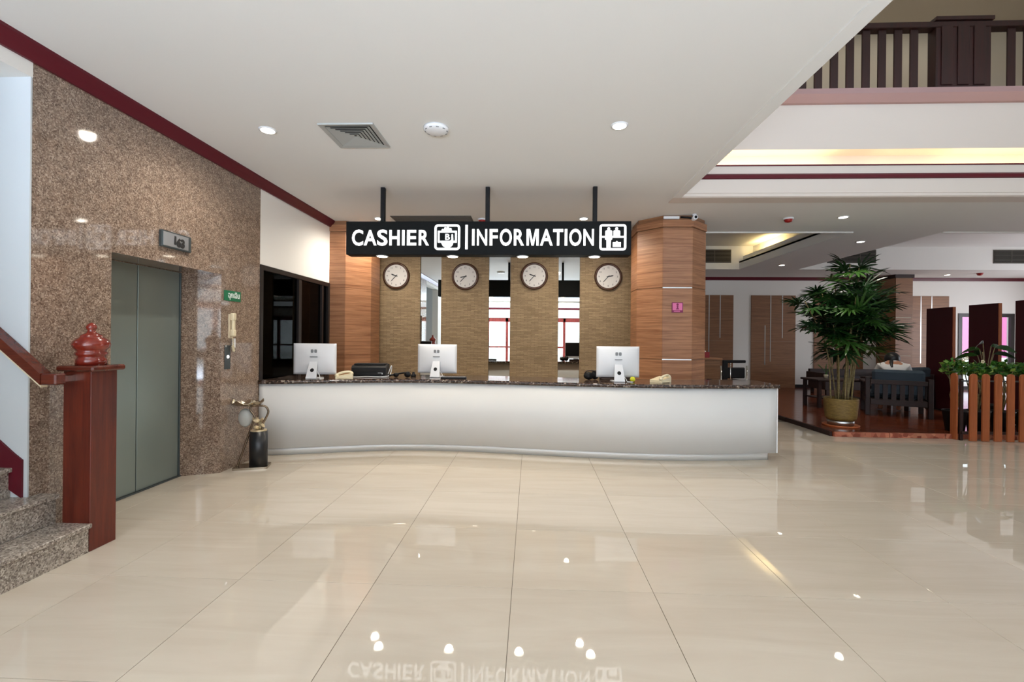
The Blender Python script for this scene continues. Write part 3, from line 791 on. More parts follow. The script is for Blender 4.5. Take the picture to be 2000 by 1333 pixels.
# ================================================================== CEILING LIGHTS AND FITTINGS
places = [(-2.378, 3.99, 70, 'near the left wall above the lift'), (.747, 3.968, 60, 'in the middle of the lobby ceiling near the void'),
          (-2.388, 7.006, 120, 'behind the left end of the hanging sign'), (.791, 7.024, 120, 'behind the right end of the hanging sign'),
          (4.617, 6.958, 70, 'in the lounge ceiling beside the red detector'), (6.068, 8.668, 60, 'between the two lounge coffers, nearer one'),
          (6.096, 11.365, 8, 'between the two lounge coffers, farther one'), (11.348, 12.922, 8, 'beyond the far lounge coffer'), (8.62, 12.95, 8, 'behind the top of the palm beyond the far coffer'),
          (-2.38, .95, 22, 'in the lobby ceiling above the stair side, behind the viewer'), (.747, .95, 22, 'in the lobby ceiling behind the viewer'), (-2.38, -2.1, 0, 'near the entrance on the left'), (.747, -2.1, 0, 'near the entrance on the right')]
for (xx, yy, pw, ds) in places:
    q = root('ceiling_downlight', (xx, yy, ZC), 'small round lit ceiling downlight ' + ds, 'downlight', 'recessed ceiling downlights')
    MB().lathe([(.075, 0), (.075, -.006), (.06, -.008)], (0, 0, -.0005), 24).build('ring', M_WHITE, q)
    MB().lathe([(.058, -.0075), (.058, -.010), (.03, -.012)], (0, 0, -.0005), 24).build('bulb', M_LAMP, q)
    if pw: spot('downlight_light', (xx, yy, ZC - .03), pw, (1, .92, .80), 2.2 if yy > 7.5 or xx > 2 else 2.9, .7, .05)
for (xx, yy, ds) in ((3.852, 7.011, 'in the lounge ceiling right of the wood column'), (-.773, 7.045, 'above the hanging sign beside the middle rod'), (11.9, 12.6, 'beyond the far lounge coffer')):
    q = root('fire_detector', (xx, yy, ZC), 'red dome fire detector ' + ds, 'detector', 'red fire detectors')
    MB().lathe([(.07, -.0005), (.07, -.02), (.062, -.025)], (0, 0, 0), 20).build('base', M_WHITE if xx < 10 else M_REDD, q)
    MB().lathe([(.06, -.025), (.058, -.04), (.045, -.058), (.02, -.068), (.003, -.07)], (0, 0, 0), 20).build('dome', M_REDD, q)
q = root('ceiling_dome', (-.852, 3.98, ZC), 'white round dome fitting on the ceiling right of the air diffuser', 'smoke detector')
MB().lathe([(.11, -.0005), (.11, -.02), (.10, -.03), (.07, -.04), (.003, -.044)], (0, 0, 0), 32).build('dome', M_WHITE, q)
for k in range(10):
    a = k * PI / 5
    MB().box(-.012, .012, -.004, .004, -.034, -.026, 0, Matrix.Translation((.096 * math.cos(a), .096 * math.sin(a), 0)) @ Matrix.Rotation(a + PI / 2, 4, 'Z')).build('slot', M_GREY, q)
# four-way air diffuser
q = root('air_diffuser', (-1.625, 4.115, ZC), 'square four-way aluminium air diffuser in the ceiling', 'vent')
def sqring(a, za, c_, zb):
    mb = MB()
    P = lambda h, z: [mb.bm.verts.new(p) for p in ((-h, -h, z), (h, -h, z), (h, h, z), (-h, h, z))]
    A, B = P(a, za), P(c_, zb); A2, B2 = P(a - .003, za + .004), P(c_ - .003, zb + .004)
    for k in range(4):
        l = (k + 1) % 4
        mb.bm.faces.new((A[k], A[l], B[l], B[k])); mb.bm.faces.new((A2[k], B2[k], B2[l], A2[l])); mb.bm.faces.new((A[k], A2[k], A2[l], A[l])); mb.bm.faces.new((B[k], B[l], B2[l], B2[k]))
    return mb
sqring(.243, -.014, .205, -.008).build('frame', M_VENTG, q); sqring(.245, -.001, .243, -.014).build('frame', M_VENTG, q)
for k in range(6):
    a = .196 - k * .031
    sqring(a, -.012, a - .036, .02 - .021).build('louvre', M_VENTG, q)
box('duct', M_VOID, -.2, .2, -.2, .2, -.003, -.0008, q)
q = root('linear_grille', (-1.545, 7.02, ZC), 'long grey linear air grille in the ceiling behind the sign', 'vent')
box('frame', M_VENTD, -.62, .62, -.17, .17, -.010, -.0005, q, .002)
for k in range(7): box('blade', M_VENTD, -.59, .59, -.145 + k * .045, -.13 + k * .045, -.014, -.010, q)
# wall grilles in the coffer faces
for (xa, xb, ds) in ((3.9, 5.175, 'at the back of the first lounge coffer'), (7.6, 8.82, 'on the back of the second coffer behind the palm'), (11.70, 13.0, 'on the right of the second coffer')):
    q = root('wall_grille', (xa, HY[1], 3.445), 'dark slatted air grille ' + ds, 'vent', 'air grilles in the lounge coffers')
    wd = xb - xa
    box('frame', M_VENTD, 0, wd, -.012, -.0005, 0, .345, q, .003)
    box('dark_backing', M_VOID, .02, wd - .02, -.014, -.012, .02, .325, q)
    for k in range(9): box('blade', M_VENTD, .02, wd - .02, -.024, -.014, .03 + k * .034, .044 + k * .034, q)
    for k in (1, 2): box('divider', M_VENTD, wd * k / 3 - .008, wd * k / 3 + .008, -.026, -.012, .02, .325, q)

# ================================================================== RECEPTION COUNTER
base = [(-3.20, 5.285), (-2.85, 5.368), (-2.25, 5.539), (-1.72, 5.655), (-1.19, 5.688), (-.64, 5.655), (-.09, 5.585), (.45, 5.515), (1.005, 5.458), (1.6, 5.435), (2.2, 5.471), (2.92, 5.581)]
cur = [(p.x, p.y) for p in smoothpts([(a, c_, 0) for a, c_ in base], 6)]
def off(curve, d):
    out = []
    for i in range(len(curve)):
        a, c_ = curve[max(i - 1, 0)], curve[min(i + 1, len(curve) - 1)]
        tx, ty = c_[0] - a[0], c_[1] - a[1]; L_ = math.hypot(tx, ty)
        out.append((curve[i][0] - ty / L_ * d, curve[i][1] + tx / L_ * d))
    return out
def ends(c_, xa, xb):
    c_ = [list(p) for p in c_]; c_[0][0] = xa; c_[-1][0] = xb; return c_
ctr = root('reception_counter', (0, 0, 0), 'long white S-curved reception counter with steel kick plate', 'counter')
MB().strip(ends(off(cur, .02), -3.2, 2.86), ends(off(cur, .05), -3.2, 2.86), 0.0, .105).build('kick_plate', M_KICK, ctr)
MB().strip(ends(off(cur, -.025), -3.21, 2.935), ends(off(cur, .005), -3.21, 2.935), .09, .862).build('front_panel', M_PANEL, ctr)
MB().strip(ends(off(cur, .03), -3.21, 2.90), ends(off(cur, .60), -3.21, 2.90), .10, .861).build('carcass', M_WHITE, ctr)
yb = off(cur, -.025)[-1][1]
box('end_panel', M_PANEL, 2.903, 2.935, yb + .035, yb + .70, .09, .862, ctr)
box('end_edge', M_WHITE, 2.938, 2.952, yb, yb + .70, .09, .862, ctr)
wt = root('granite_worktop', (0, 0, 0), 'dark brown polished granite worktop on the curved counter', 'worktop')
MB().strip(ends(off(cur, -.045), -3.215, 2.965), ends(off(cur, .66), -3.215, 2.965), .862, .905).build('slab', M_TOP, wt)
ZT = .9055
# ------------------------------------------------------------------ monitors
def make_monitor(loc, rz, label):
    t = root('computer_monitor', loc, label, 'monitor', 'silver monitors on the counter', rz)
    w_, h_, zb = .265, .385, .05
    mb = MB(); bm = mb.bm
    NX, NZ = 16, 12
    back = [[None] * (NZ + 1) for _ in range(NX + 1)]; frt = [[None] * (NZ + 1) for _ in range(NX + 1)]
    for i in range(NX + 1):
        for j in range(NZ + 1):
            u, v = i / NX * 2 - 1, j / NZ * 2 - 1
            d = .012 + .032 * (1 - abs(u) ** 2.6) * (1 - abs(v) ** 2.6)
            back[i][j] = bm.verts.new((u * w_, -d, zb + (v + 1) / 2 * h_)); frt[i][j] = bm.verts.new((u * w_, .004, zb + (v + 1) / 2 * h_))
    for i in range(NX):
        for j in range(NZ):
            f = bm.faces.new((back[i][j], back[i + 1][j], back[i + 1][j + 1], back[i][j + 1])); f.smooth = True
            bm.faces.new((frt[i][j], frt[i][j + 1], frt[i + 1][j + 1], frt[i + 1][j]))
    for i in range(NX):
        bm.faces.new((back[i][0], frt[i][0], frt[i + 1][0], back[i + 1][0])); bm.faces.new((back[i][NZ], back[i + 1][NZ], frt[i + 1][NZ], frt[i][NZ]))
    for j in range(NZ):
        bm.faces.new((back[0][j], back[0][j + 1], frt[0][j + 1], frt[0][j])); bm.faces.new((back[NX][j], frt[NX][j], frt[NX][j + 1], back[NX][j + 1]))
    hz = mb.build('housing', M_SILV, t)
    box('screen', M_BLK, -w_ + .006, w_ - .006, .0042, .007, zb + .06, zb + h_ - .006, hz)
    st_ = MB().prism([(-.066, .0), (.066, .0), (.047, .215), (-.047, .215)], 'y', -.012, 0)
    o = st_.build('stand', M_SILV, t); o.location = (0, -.115, .004); o.rotation_euler = (-.34, 0, 0)
    MB().prism([(-.066, -.118), (.066, -.118), (.075, .09), (-.075, .09)], 'z', 0, .008).build('foot', M_SILV, t)
    o = MB().lathe([(.024, -.014), (.020, -.0125)], (0, 0, .105), 20, 'y').build('cable_hole', M_BLK, t); o.location = (0, -.115, .004); o.rotation_euler = (-.34, 0, 0)
    box('hinge_slot', M_GREY, -.046, .046, -.052, -.040, zb + .215, zb + .226, hz)
    for s_ in (-.022, .022):
        MB().prism(rrect(s_ - .016, s_ + .016, zb + .27, zb + .312, .009, 3), 'y', -.0455, -.040).build('emblem', M_GREY, hz)
    MB().tube(smoothpts([(.03, -.03, .10), (.085, -.07, .04), (.10, -.10, .006), (.16, -.13, .006), (.13, -.18, .006)], 6), .0045, 6).build('cable', M_WHITE, t)
    return t
make_monitor((-2.695, 5.59, ZT), .05, 'silver monitor seen from behind at the left end of the counter')
make_monitor((-1.245, 6.03, ZT), -.08, 'silver monitor seen from behind in the middle of the counter')
make_monitor((1.085, 5.735, ZT), .03, 'silver monitor seen from behind at the right end of the counter')

def make_phone(loc, rz, label, mat):
    t = root('desk_phone', loc, label, 'telephone', 'telephones on the counter', rz)
    MB().prism([(-.10, 0), (.10, 0), (.10, .03), (-.10, .065)], 'x', -.085, .085).build('base', mat, t)
    hs = MB().tube(smoothpts([(-.06, -.095, .075), (-.06, -.06, .088), (-.06, .0, .085), (-.06, .06, .068), (-.06, .095, .050)], 4), .015, 8)
    hs.ball((-.06, -.085, .068), .026, 1, 1, .8).ball((-.06, .085, .044), .026, 1, 1, .8)
    hs.build('receiver', mat, t)
    for i in range(3):
        for j in range(4):
            o = box('key', M_GREY, -.01 + i * .028, .010 + i * .028, -.05 + j * .028, -.03 + j * .028, 0, .006, t); o.location.z = .053 - .035 * (j / 3.2)*.8 - .006
    cp = [(-.06 - .05 * math.sin(q / 60 * PI) + .006 * math.cos(q * 1.4), .10 + .006 * math.sin(q * 1.4) - q * .003, .012 + .005 * math.sin(q * 1.4)) for q in range(60)]
    MB().tube(cp, .0035, 5).build('cord', mat, t)
    return t
make_phone((-2.325, 5.60, ZT), 1.9, 'cream desk telephone between the left monitor and the black printer', M_CREAMP)
make_phone((1.60, 5.68, ZT), 2.3, 'cream desk telephone near the wood column at the right of the counter', M_CREAMP)
# printer
pr = root('receipt_printer', (-2.13, 5.99, ZT + .001), 'black desktop printer between the left and middle monitors', 'printer', rz=.12)
MB().prism([(-.13, 0), (.13, 0), (.13, .15), (.08, .165), (-.10, .145), (-.13, .12)], 'x', -.22, .22).build('housing', M_BLK, pr)
box('tray', M_BLK, -.17, .17, -.16, -.131, .02, .05, pr, .003)
box('front_slot', M_VOID, -.18, .18, -.133, -.128, .07, .095, pr)
box('label_plate', M_WHITE, .12, .18, -.134, -.129, .035, .055, pr)
box('lid', M_BLK, -.20, .20, -.08, .11, .150, .172, pr, .006)
o = MB().tube(smoothpts([(.23, -.02, .03), (.27, .0, .14), (.26, .02, .05), (.24, -.12, .008), (.0, -.17, .008), (-.22, -.15, .008), (-.25, -.05, .06)], 6), .006, 6).build('cable', M_WHITE, pr)
# black handset and odds and ends
bp = root('headset', (-1.70, 5.86, ZT), 'black telephone headset lying left of the middle monitor', 'headset')
MB().ball((.10, 0, .04), .045, 1, .6, .9).build('ear_pad', M_BLK, bp)
MB().ball((-.06, .03, .03), .038, 1, .7, .8).build('ear_pad', M_BLK, bp)
MB().tube(smoothpts([(.10, 0, .06), (.03, .05, .055), (-.06, .05, .04), (-.15, .02, .02)], 5), .012, 6).build('band', M_BLK, bp)
sm = root('small_puck', (-1.555, 5.99, ZT), 'small dark round stamp pad beside the headset', 'stamp')
MB().lathe([(.034, 0), (.036, .02), (.024, .035), (.014, .05), (.018, .06), (.004, .066)], (0, 0, 0), 16).build('body', M_BLK, sm)
kb = root('keyboard', (-.98, 5.775, ZT), 'dark keyboard tray behind the middle monitor', 'keyboard', rz=.05)
box('tray', M_BLK, -.16, .16, -.05, .07, 0, .022, kb, .004)
for i in range(10):
    for j in range(3): box('key', M_GREY, -.15 + i * .03, -.126 + i * .03, -.04 + j * .032, -.015 + j * .032, .022, .027, kb)
bk_ = root('handbag', (.75, 5.90, ZT), 'small dark pouch left of the right monitor', 'pouch', rz=.2)
MB().ball((0, 0, .05), .06, 1.2, .7, .85).ball((.09, .02, .06), .055, 1, .6, 1.1).build('body', M_BLK, bk_)
MB().tube(smoothpts([(-.06, 0, .07), (-.03, 0, .11), (.05, 0, .115), (.10, 0, .10)], 4), .007, 6).build('strap', M_DARKW, bk_)
cbx = root('desk_tray', (1.10, 5.95, ZT), 'low dark desk tray under the right monitor', 'tray')
MB().box(-.20, .22, -.06, .06, 0, .012, .003).box(-.20, .22, .05, .06, .012, .05).box(-.20, -.19, -.06, .06, .012, .05).box(.21, .22, -.06, .06, .012, .05).build('tray', M_DARKW, cbx)
tn = root('yellow_ball', (1.255, 5.66, ZT + .033), 'small yellow ball beside the right monitor', 'ball')
MB().ball((0, 0, 0), .033, sub=3).build('felt', M_YEL, tn)
MB().tube([(.0335 * math.cos(a) , .0335 * math.sin(a) * .8, .012 * math.sin(2 * a)) for a in [q * PI / 12 for q in range(25)]], .001, 4).build('seam', M_SIGNW, tn)

# ================================================================== ASHTRAY BIN
ab = root('ashtray_bin', (-3.012, 4.82, 0), 'black standing ashtray bin with dented steel tray beside the counter', 'bin', rz=.30)
MB().prism(rrect(-.17, .17, -.10, .10, .02, 3), 'z', 0, .022).build('base_plate', M_PEWTER, ab)
prof = [(.030 + .072 * 0, 0)]
cyl = []
for q in range(28):
    a = 2 * PI * q / 28; cyl.append((.062 + .09 * math.cos(a) , .075 * math.sin(a)))
MB().prism(cyl, 'z', .022, .395, True).build('bin_body', M_BIN, ab)
MB().prism([(.062 + (p[0] - .062) * .9, p[1] * .9) for p in cyl], 'z', .395, .41).build('liner', M_PAPER, ab)
MB().tube(smoothpts([(-.15, 0, .03), (-.13, 0, .06), (.0, 0, .47), (.025, 0, .53), (.01, 0, .575), (-.02, 0, .62), (-.02, 0, .66)], 5), .011, 8).build('support_bar', M_BRONZ, ab)
MB().tube(smoothpts([(-.02, 0, .66), (.06, 0, .67), (.13, 0, .655), (.155, 0, .60), (.13, 0, .53), (.10, 0, .47), (.10, 0, .40)], 6), .011, 8).build('handle', M_BRONZ, ab)
mb = MB(); NR, NS = 5, 28
rings = []
for i in range(NR + 1):
    rr = .02 + .118 * i / NR; ring_ = []
    for q in range(NS):
        a = 2 * PI * q / NS
        z = .675 + .045 * (i / NR) ** 2 + (.016 * math.sin(5 * a) + random.uniform(-.014, .014)) * (i / NR)
        ring_.append(mb.bm.verts.new((-.045 + rr * math.cos(a) * 1.1, rr * math.sin(a), z)))
    rings.append(ring_)
for i in range(NR):
    for q in range(NS): mb.bm.faces.new((rings[i][q], rings[i][(q + 1) % NS], rings[i + 1][(q + 1) % NS], rings[i + 1][q]))
mb.bm.faces.new(list(reversed(rings[0])))
o = mb.build('ash_tray', M_PEWTER, ab); sm_ = o.modifiers.new('thick', 'SOLIDIFY'); sm_.thickness = .006
mb = MB()
for q in range(7):
    mb.ball((.06 + random.uniform(-.05, .05), random.uniform(-.04, .04), .43 + random.uniform(0, .10)), .030, random.uniform(.7, 1.3), .9, random.uniform(.6, 1.1), 1)
for v in mb.bm.verts: v.co += Vector((random.uniform(-.008, .008), random.uniform(-.008, .008), random.uniform(-.008, .008)))
for f in mb.bm.faces: f.smooth = False
mb.build('litter', M_PAPER, ab)
o = MB().ball((-.075, .02, .54), .078, .9, .5, 1.3, 3).build('plastic_bag', M_BAG, ab)

# ================================================================== LOUNGE: FAR WALL
wf = MB()
wf.box(2.5, 12.26, 13.6, 13.8, 0, ZC); wf.box(13.80, 15.0, 13.6, 13.8, 0, ZC); wf.box(12.26, 13.80, 13.6, 13.8, 2.27, ZC)
tag(wf.build('wall_back', M_WALL), 'white far wall of the lounge', 'wall', kind='structure')
tag(MB().prism([(13.6, 3.19), (13.575, 3.195), (13.56, 3.24), (13.54, 3.28), (13.6, 3.28)], 'x', 2.62, 15.0).build('trim_8', M_BURG), 'dark burgundy cornice on the far lounge wall', 'trim', kind='structure')
bb = MB()
for a, c_ in ((5.92, 6.42), (7.69, 8.2), (9.5, 12.25), (13.85, 15)): bb.box(a, c_, 13.585, 13.6, .0735, .16)
tag(bb.build('baseboard_back', M_BLK), 'black skirting along the far lounge wall', 'baseboard', kind='structure')
def wallpanel(xa, xb, label, strips):
    t = root('wood_wall_panel', (xa, 13.6, .0735), label, 'wall panel', 'wood panels on the far lounge wall')
    w_ = xb - xa
    n_ = 4
    for k in range(n_): box('veneer_panel', M_LAMD, 0, w_, -.03, -.0005, k * 2.68 / n_ + .0006, (k + 1) * 2.68 / n_ - .0006, t)
    for (sx_, z0, z1) in strips: box('inlay_strip', M_BRUSH, sx_ - .012, sx_ + .012, -.034, -.029, z0 - .0735, z1 - .0735, t)
wallpanel(3.6, 5.91, 'wide wood panel with metal inlays behind the wooden desk', [(1.61, 1.05, 2.75), (1.93, 1.5, 2.75), (1.45, .8, 1.8)])
wallpanel(6.425, 7.685, 'wood panel with vertical metal inlays left of the potted palm', [(.55, .82, 2.75), (.885, 1.507, 2.75), (.395, .724, 1.876)])
wallpanel(8.22, 9.6, 'wood panel partly hidden behind the potted palm', [(.55, .82, 2.75), (.885, 1.507, 2.75)])
wallpanel(10.75, 11.98, 'wood panel right of the square lounge column', [(.45, .82, 2.75), (.75, 1.507, 2.75)])
fc = root('column', (0, 0, 0), 'square wood veneer column in the lounge near the far wall', 'column', kind='structure')
zs = [.0735, 1.05, 2.1, 3.19]
for a, c_ in zip(zs[:-1], zs[1:]):
    box('veneer_panel', M_LAMD, 9.98, 10.43, 12.90, 12.93, a + .01, c_ - .01, fc, .002); box('veneer_panel', M_LAMD, 9.975, 10.005, 12.931, 13.59, a + .01, c_ - .01, fc, .002)
box('core', M_CREAM, 10.0, 10.41, 12.92, 13.59, .0735, ZC, fc)
box('crown_board', M_DARKW, 9.95, 10.46, 12.88, 13.59, 3.19, ZC - .001, fc, .004)
# lounge glass door and what is outside it
dr = root('door_2', (12.26, 13.6, .0735), 'black framed glass door in the far lounge wall', 'door', kind='structure')
f_ = MB()
for xx in (0, .72, 1.44): f_.box(xx, xx + .10, -.02, .06, 0, 2.19)
f_.box(.1, 1.44, -.02, .06, 2.09, 2.19).box(.1, 1.44, -.02, .06, 0, .10)
f_.build('door_frame', M_FRAME, dr)
box('pane', M_GLASS, .10, .72, .01, .02, .10, 2.09, dr); box('pane', M_GLASS, .82, 1.44, .01, .02, .10, 2.09, dr)
box('handle', M_CHROME, .74, .77, -.05, -.02, .9, 1.2, dr, .004)
tag(box('wall_outside', M_PINK, 9, 19, 17.0, 17.2, .9, 2.6), 'pink rendered wall outside the lounge door', 'wall', kind='structure')
tag(box('ground_outside', M_GROUND, -14, 22, 14.0, 30, -.1, -.02), 'pale paving outside the lounge', 'ground', kind='structure')
tag(box('ground_front', M_GROUND, -14, 22, -26, -6.5, -.1, -.02), 'pale paving outside the entrance', 'ground', kind='structure')
tag(box('wall_right', M_WALL, 14.9, 15.0, -6.2, 13.7, 0, ZC), 'white right wall beyond the lounge', 'wall', kind='structure')

# ================================================================== FRONT WALL BEHIND THE VIEWER
fw = MB()
fw.box(-3.4, 15, -6.2, -6.0, 2.45, 2.95); fw.box(-3.4, 15, -6.2, -6.0, 3.2, ZC)
for (a, c_) in ((-3.4, -3.1), (8.3, 15.0)): fw.box(a, c_, -6.2, -6.0, 0, 3.0)
tag(fw.build('wall_front', M_WALL), 'white entrance wall behind the viewer', 'wall', kind='structure')
wn = root('window_2', (-3.1, -6.1, 0), 'wide entrance glazing in red-brown frames behind the viewer', 'window', kind='structure')
f_ = MB()
for q in range(13): f_.box(q * .95 - .06, q * .95 + .06, -.06, .06, 0, 2.45)
f_.build('window_frame', M_FRAMER, wn)
f_ = MB(); f_.box(0, 11.4, -.06, .06, 2.25, 2.45); f_.box(0, 11.4, -.06, .06, 0, .12); f_.box(0, 11.4, -.05, .05, .95, 1.03)
f_.build('transom', M_FRAMER, wn)
MB().box(0, 11.4, -.01, .01, .12, 2.45).build('pane', M_GLASS, wn)
tag(MB().prism([(-6.0, 2.86), (-5.97, 2.87), (-5.96, 2.94), (-6.0, 2.96)], 'x', -3.2, 15).build('trim_9', M_BURG), 'burgundy band on the entrance wall', 'trim', kind='structure')

# ================================================================== LOUNGE FURNITURE
# wooden desk with red box
dk = root('wooden_desk', (3.05, 9.0, 0), 'wooden service desk beyond the right end of the counter', 'desk')
box('front_board', M_LAMD, 0, .62, 0, .03, .0, 1.05, dk, .003); box('side_board', M_LAMD, .60, .63, .031, .7, 0, 1.05, dk, .003); box('side_board', M_LAMD, 0, .03, .031, .7, 0, 1.05, dk, .003)
box('desktop', M_LAM, -.02, .66, -.03, .72, 1.05, 1.085, dk, .004)
rb = root('red_box', (3.36, 9.12, 1.086), 'red tissue box on the wooden desk', 'box')
box('carton', principled('red_card', rgb(140, 24, 34), 0.6), 0, .16, 0, .12, 0, .11, rb, .004)
MB().ball((.08, .06, .115), .035, 1, .7, .7, 1).build('tissue', M_SIGNW, rb)
# black chair with chrome arms
bc = root('black_chair', (3.55, 8.42, 0), 'black chair with chrome arms beyond the right end of the counter', 'chair', rz=PI + .2)
box('seat', M_BLK, -.23, .23, -.22, .24, .44, .51, bc, .02)
box('back_pad', M_BLK, -.20, .22, .20, .25, .76, .95, bc, .015)
box('head_rail', M_BLK, -.22, .22, .205, .245, 1.03, 1.08, bc, .012)
box('back_stile', M_BLK, .13, .23, .206, .246, .66, 1.08, bc, .012)
box('lumbar_pad', M_BLK, -.02, .12, .20, .24, .64, .73, bc, .012); box('lumbar_pad', M_BLK, -.17, -.05, .20, .24, .64, .73, bc, .012)
MB().tube([(.10, .19, .66), (.10, .262, .70), (.10, .262, 1.03)], .009, 8).build('back_tube', M_CHROME, bc)
for s_ in (-1, 1):
    MB().tube(smoothpts([(s_ * .25, .22, .02), (s_ * .25, .22, .98), ], 2), .014, 8).build('rear_leg', M_CHROME, bc)
    MB().tube(smoothpts([(s_ * .25, -.22, .02), (s_ * .25, -.22, .64), (s_ * .25, -.18, .68), (s_ * .25, .22, .68)], 4), .014, 8).build('front_leg', M_CHROME, bc)
    box('armrest', M_BLK, s_ * .25 - .025, s_ * .25 + .025, -.18, .2, .69, .715, bc, .006)
# potted palm
pp = root('potted_palm', (5.005, 7.56, .0735), 'tall potted lady palm with many canes at the platform edge', 'plant')
MB().lathe([(r_ * .80, h_) for r_, h_ in [(.315, 0), (.32, .02), (.30, .025), (.28, .015)]], (0, 0, 0), 32).build('saucer', M_TERRA, pp)
MB().lathe([(r_ * .80, h_) for r_, h_ in [(.225, .02), (.232, .10)]], (0, 0, 0), 32).build('pot_foot', M_BRUSH, pp)
MB().lathe([(r_ * .80, h_) for r_, h_ in [(.25, .10), (.27, .15), (.288, .30), (.295, .42), (.30, .43), (.295, .445), (.275, .44), (.27, .40)]], (0, 0, 0), 40).build('pot', M_POT, pp)
MB().lathe([(r_ * .80, h_) for r_, h_ in [(.26, .39), (.26, .402)]], (0, 0, 0), 24).build('soil', M_SOIL, pp)
def leaf_mesh(nf, ln, wd, seed):
    rnd = random.Random(seed); mb = MB()
    # petiole, then a fan of pleated leaflets
    pl = ln * .55
    mb.tube([(0, 0, 0), (pl * .6, 0, pl * .10), (pl, 0, pl * .06)], [.006, .004, .003], 4)
    for k in range(nf):
        a = (k / (nf - 1) - .5) * 2 * 1.75 + rnd.uniform(-.06, .06)
        L_ = ln * (1.0 - .25 * abs(a) / 1.75) * rnd.uniform(.85, 1.08)
        d = Vector((math.cos(a), math.sin(a), .12)); s_ = Vector((-math.sin(a), math.cos(a), 0))
        p0 = Vector((pl, 0, pl * .06))
        droop = rnd.uniform(.10, .35) * L_
        pts = [(0.0, .1), (.25, .8), (.6, 1.0), (.88, .6), (1.0, .08)]
        rows = []
        for (t, wf_) in pts:
            c_ = p0 + d * (L_ * t) - Vector((0, 0, droop * t * t))
            rows.append((mb.bm.verts.new(c_ - s_ * wd * wf_), mb.bm.verts.new(c_ + Vector((0, 0, -.35 * wd * wf_))), mb.bm.verts.new(c_ + s_ * wd * wf_)))
        for r1, r2 in zip(rows[:-1], rows[1:]):
            for q in (0, 1): mb.bm.faces.new((r1[q], r1[q + 1], r2[q + 1], r2[q]))
    me = bpy.data.meshes.new('leaf'); mb.bm.to_mesh(me); mb.bm.free(); me.materials.append(M_LEAF)
    return me
LM = [leaf_mesh(10, .31, .019, 1), leaf_mesh(9, .34, .021, 2), leaf_mesh(11, .29, .019, 3), leaf_mesh(8, .35, .022, 4)]
rnd = random.Random(21)
canes = []
for k in range(17):
    a = rnd.uniform(0, 2 * PI); r_ = rnd.uniform(.03, .17)
    b0 = Vector((r_ * math.cos(a), r_ * math.sin(a), .40))
    lean = rnd.uniform(.10, .62); hgt = rnd.uniform(1.15, 2.0) if k > 2 else (1.9, 2.2, 2.25)[k]
    if k <= 2: lean = .12; a = (PI, .2, .6)[k]
    sgn = rnd.uniform(-.3, .3)
    if math.cos(a) < 0: lean *= .72
    tip = b0 + Vector((math.cos(a + sgn) * lean * 1.1, math.sin(a + sgn) * lean * .7, hgt - .05))
    mid = (b0 + tip) / 2 + Vector((rnd.uniform(-.04, .04), rnd.uniform(-.04, .04), .05)) - Vector((math.cos(a), math.sin(a), 0)) * lean * .22
    pts = smoothpts([b0, mid, tip], 5)
    MB().tube(pts, [.012 - .005 * i / len(pts) for i in range(len(pts))], 6).build('cane', M_CANE, pp)
    nl = rnd.randint(12, 16)
    for q in range(nl):
        t = 1 - .45 * (q / nl)
        i = min(int(t * (len(pts) - 1)), len(pts) - 2); p = pts[i].lerp(pts[i + 1], t * (len(pts) - 1) - i)
        if p.z < 1.0 : continue
        az = q * 2.4 + rnd.uniform(-.4, .4); el = rnd.uniform(-.55, .9) - (.5 * q / nl) + .15
        sc = rnd.uniform(.8, 1.15)
        inst('leaf', LM[rnd.randint(0, 3)], pp, p, (rnd.uniform(-.4, .4), -el, az), (sc, sc, sc))
for k in range(9):    # arching side fronds to the right
    p = Vector((.35 + .05 * k, -.1 + .03 * k, 1.55 - .03 * (k % 4)))
    inst('leaf', LM[k % 4], pp, p, (rnd.uniform(-.4, .4), rnd.uniform(-.35, .25), rnd.uniform(-.8, .8)), (1.05, 1.05, 1.05))

# armchair and the seated person
def armchair(loc, rz, label):
    t = root('wooden_armchair', loc, label, 'armchair', 'dark wooden lounge armchairs', rz)
    W_ = .44
    for sx_ in (-1, 1):
        box('leg', M_DARKW, sx_ * W_ - .035, sx_ * W_ + .035, -.40, -.32, 0, .70, t, .006)
        box('leg', M_DARKW, sx_ * W_ - .035, sx_ * W_ + .035, .34, .42, 0, .58, t, .006)
        box('armrest', M_DARKW, sx_ * W_ - .05, sx_ * W_ + .05, -.31, .46, .58, .62, t, .01)
        box('side_rail', M_DARKW, sx_ * W_ - .025, sx_ * W_ + .025, -.31, .335, .22, .32, t, .004)
        for q in range(4): box('side_slat', M_DARKW, sx_ * W_ - .015, sx_ * W_ + .015, -.22 + q * .14, -.16 + q * .14, .32, .58, t)
    box('back_rail', M_DARKW, -W_ + .04, W_ - .04, -.40, -.36, .58, .66, t, .006); box('back_rail', M_DARKW, -W_ + .04, W_ - .04, -.40, -.36, .20, .30, t, .006)
    for q in range(6): box('back_slat', M_DARKW, -.34 + q * .12, -.27 + q * .12, -.39, -.37, .30, .58, t)
    box('seat_frame', M_DARKW, -W_ + .04, W_ - .04, -.35, .40, .26, .31, t, .006)
    box('seat_cushion', M_SLATE, -W_ + .045, W_ - .045, -.21, .42, .311, .42, t, .03)
    o = MB().box(-W_ + .07, W_ - .07, -.07, .07, 0, .46, .035).build('back_cushion', M_SLATE, t); o.location = (0, -.272, .385); o.rotation_euler = (.10, 0, 0)
    return t
AR = -.52
armchair((6.82, 8.82, .0735), AR, 'dark wooden armchair with slate cushion where the person sits')
armchair((7.62, 9.75, .0735), .45, 'dark wooden armchair half hidden behind the picket fence')
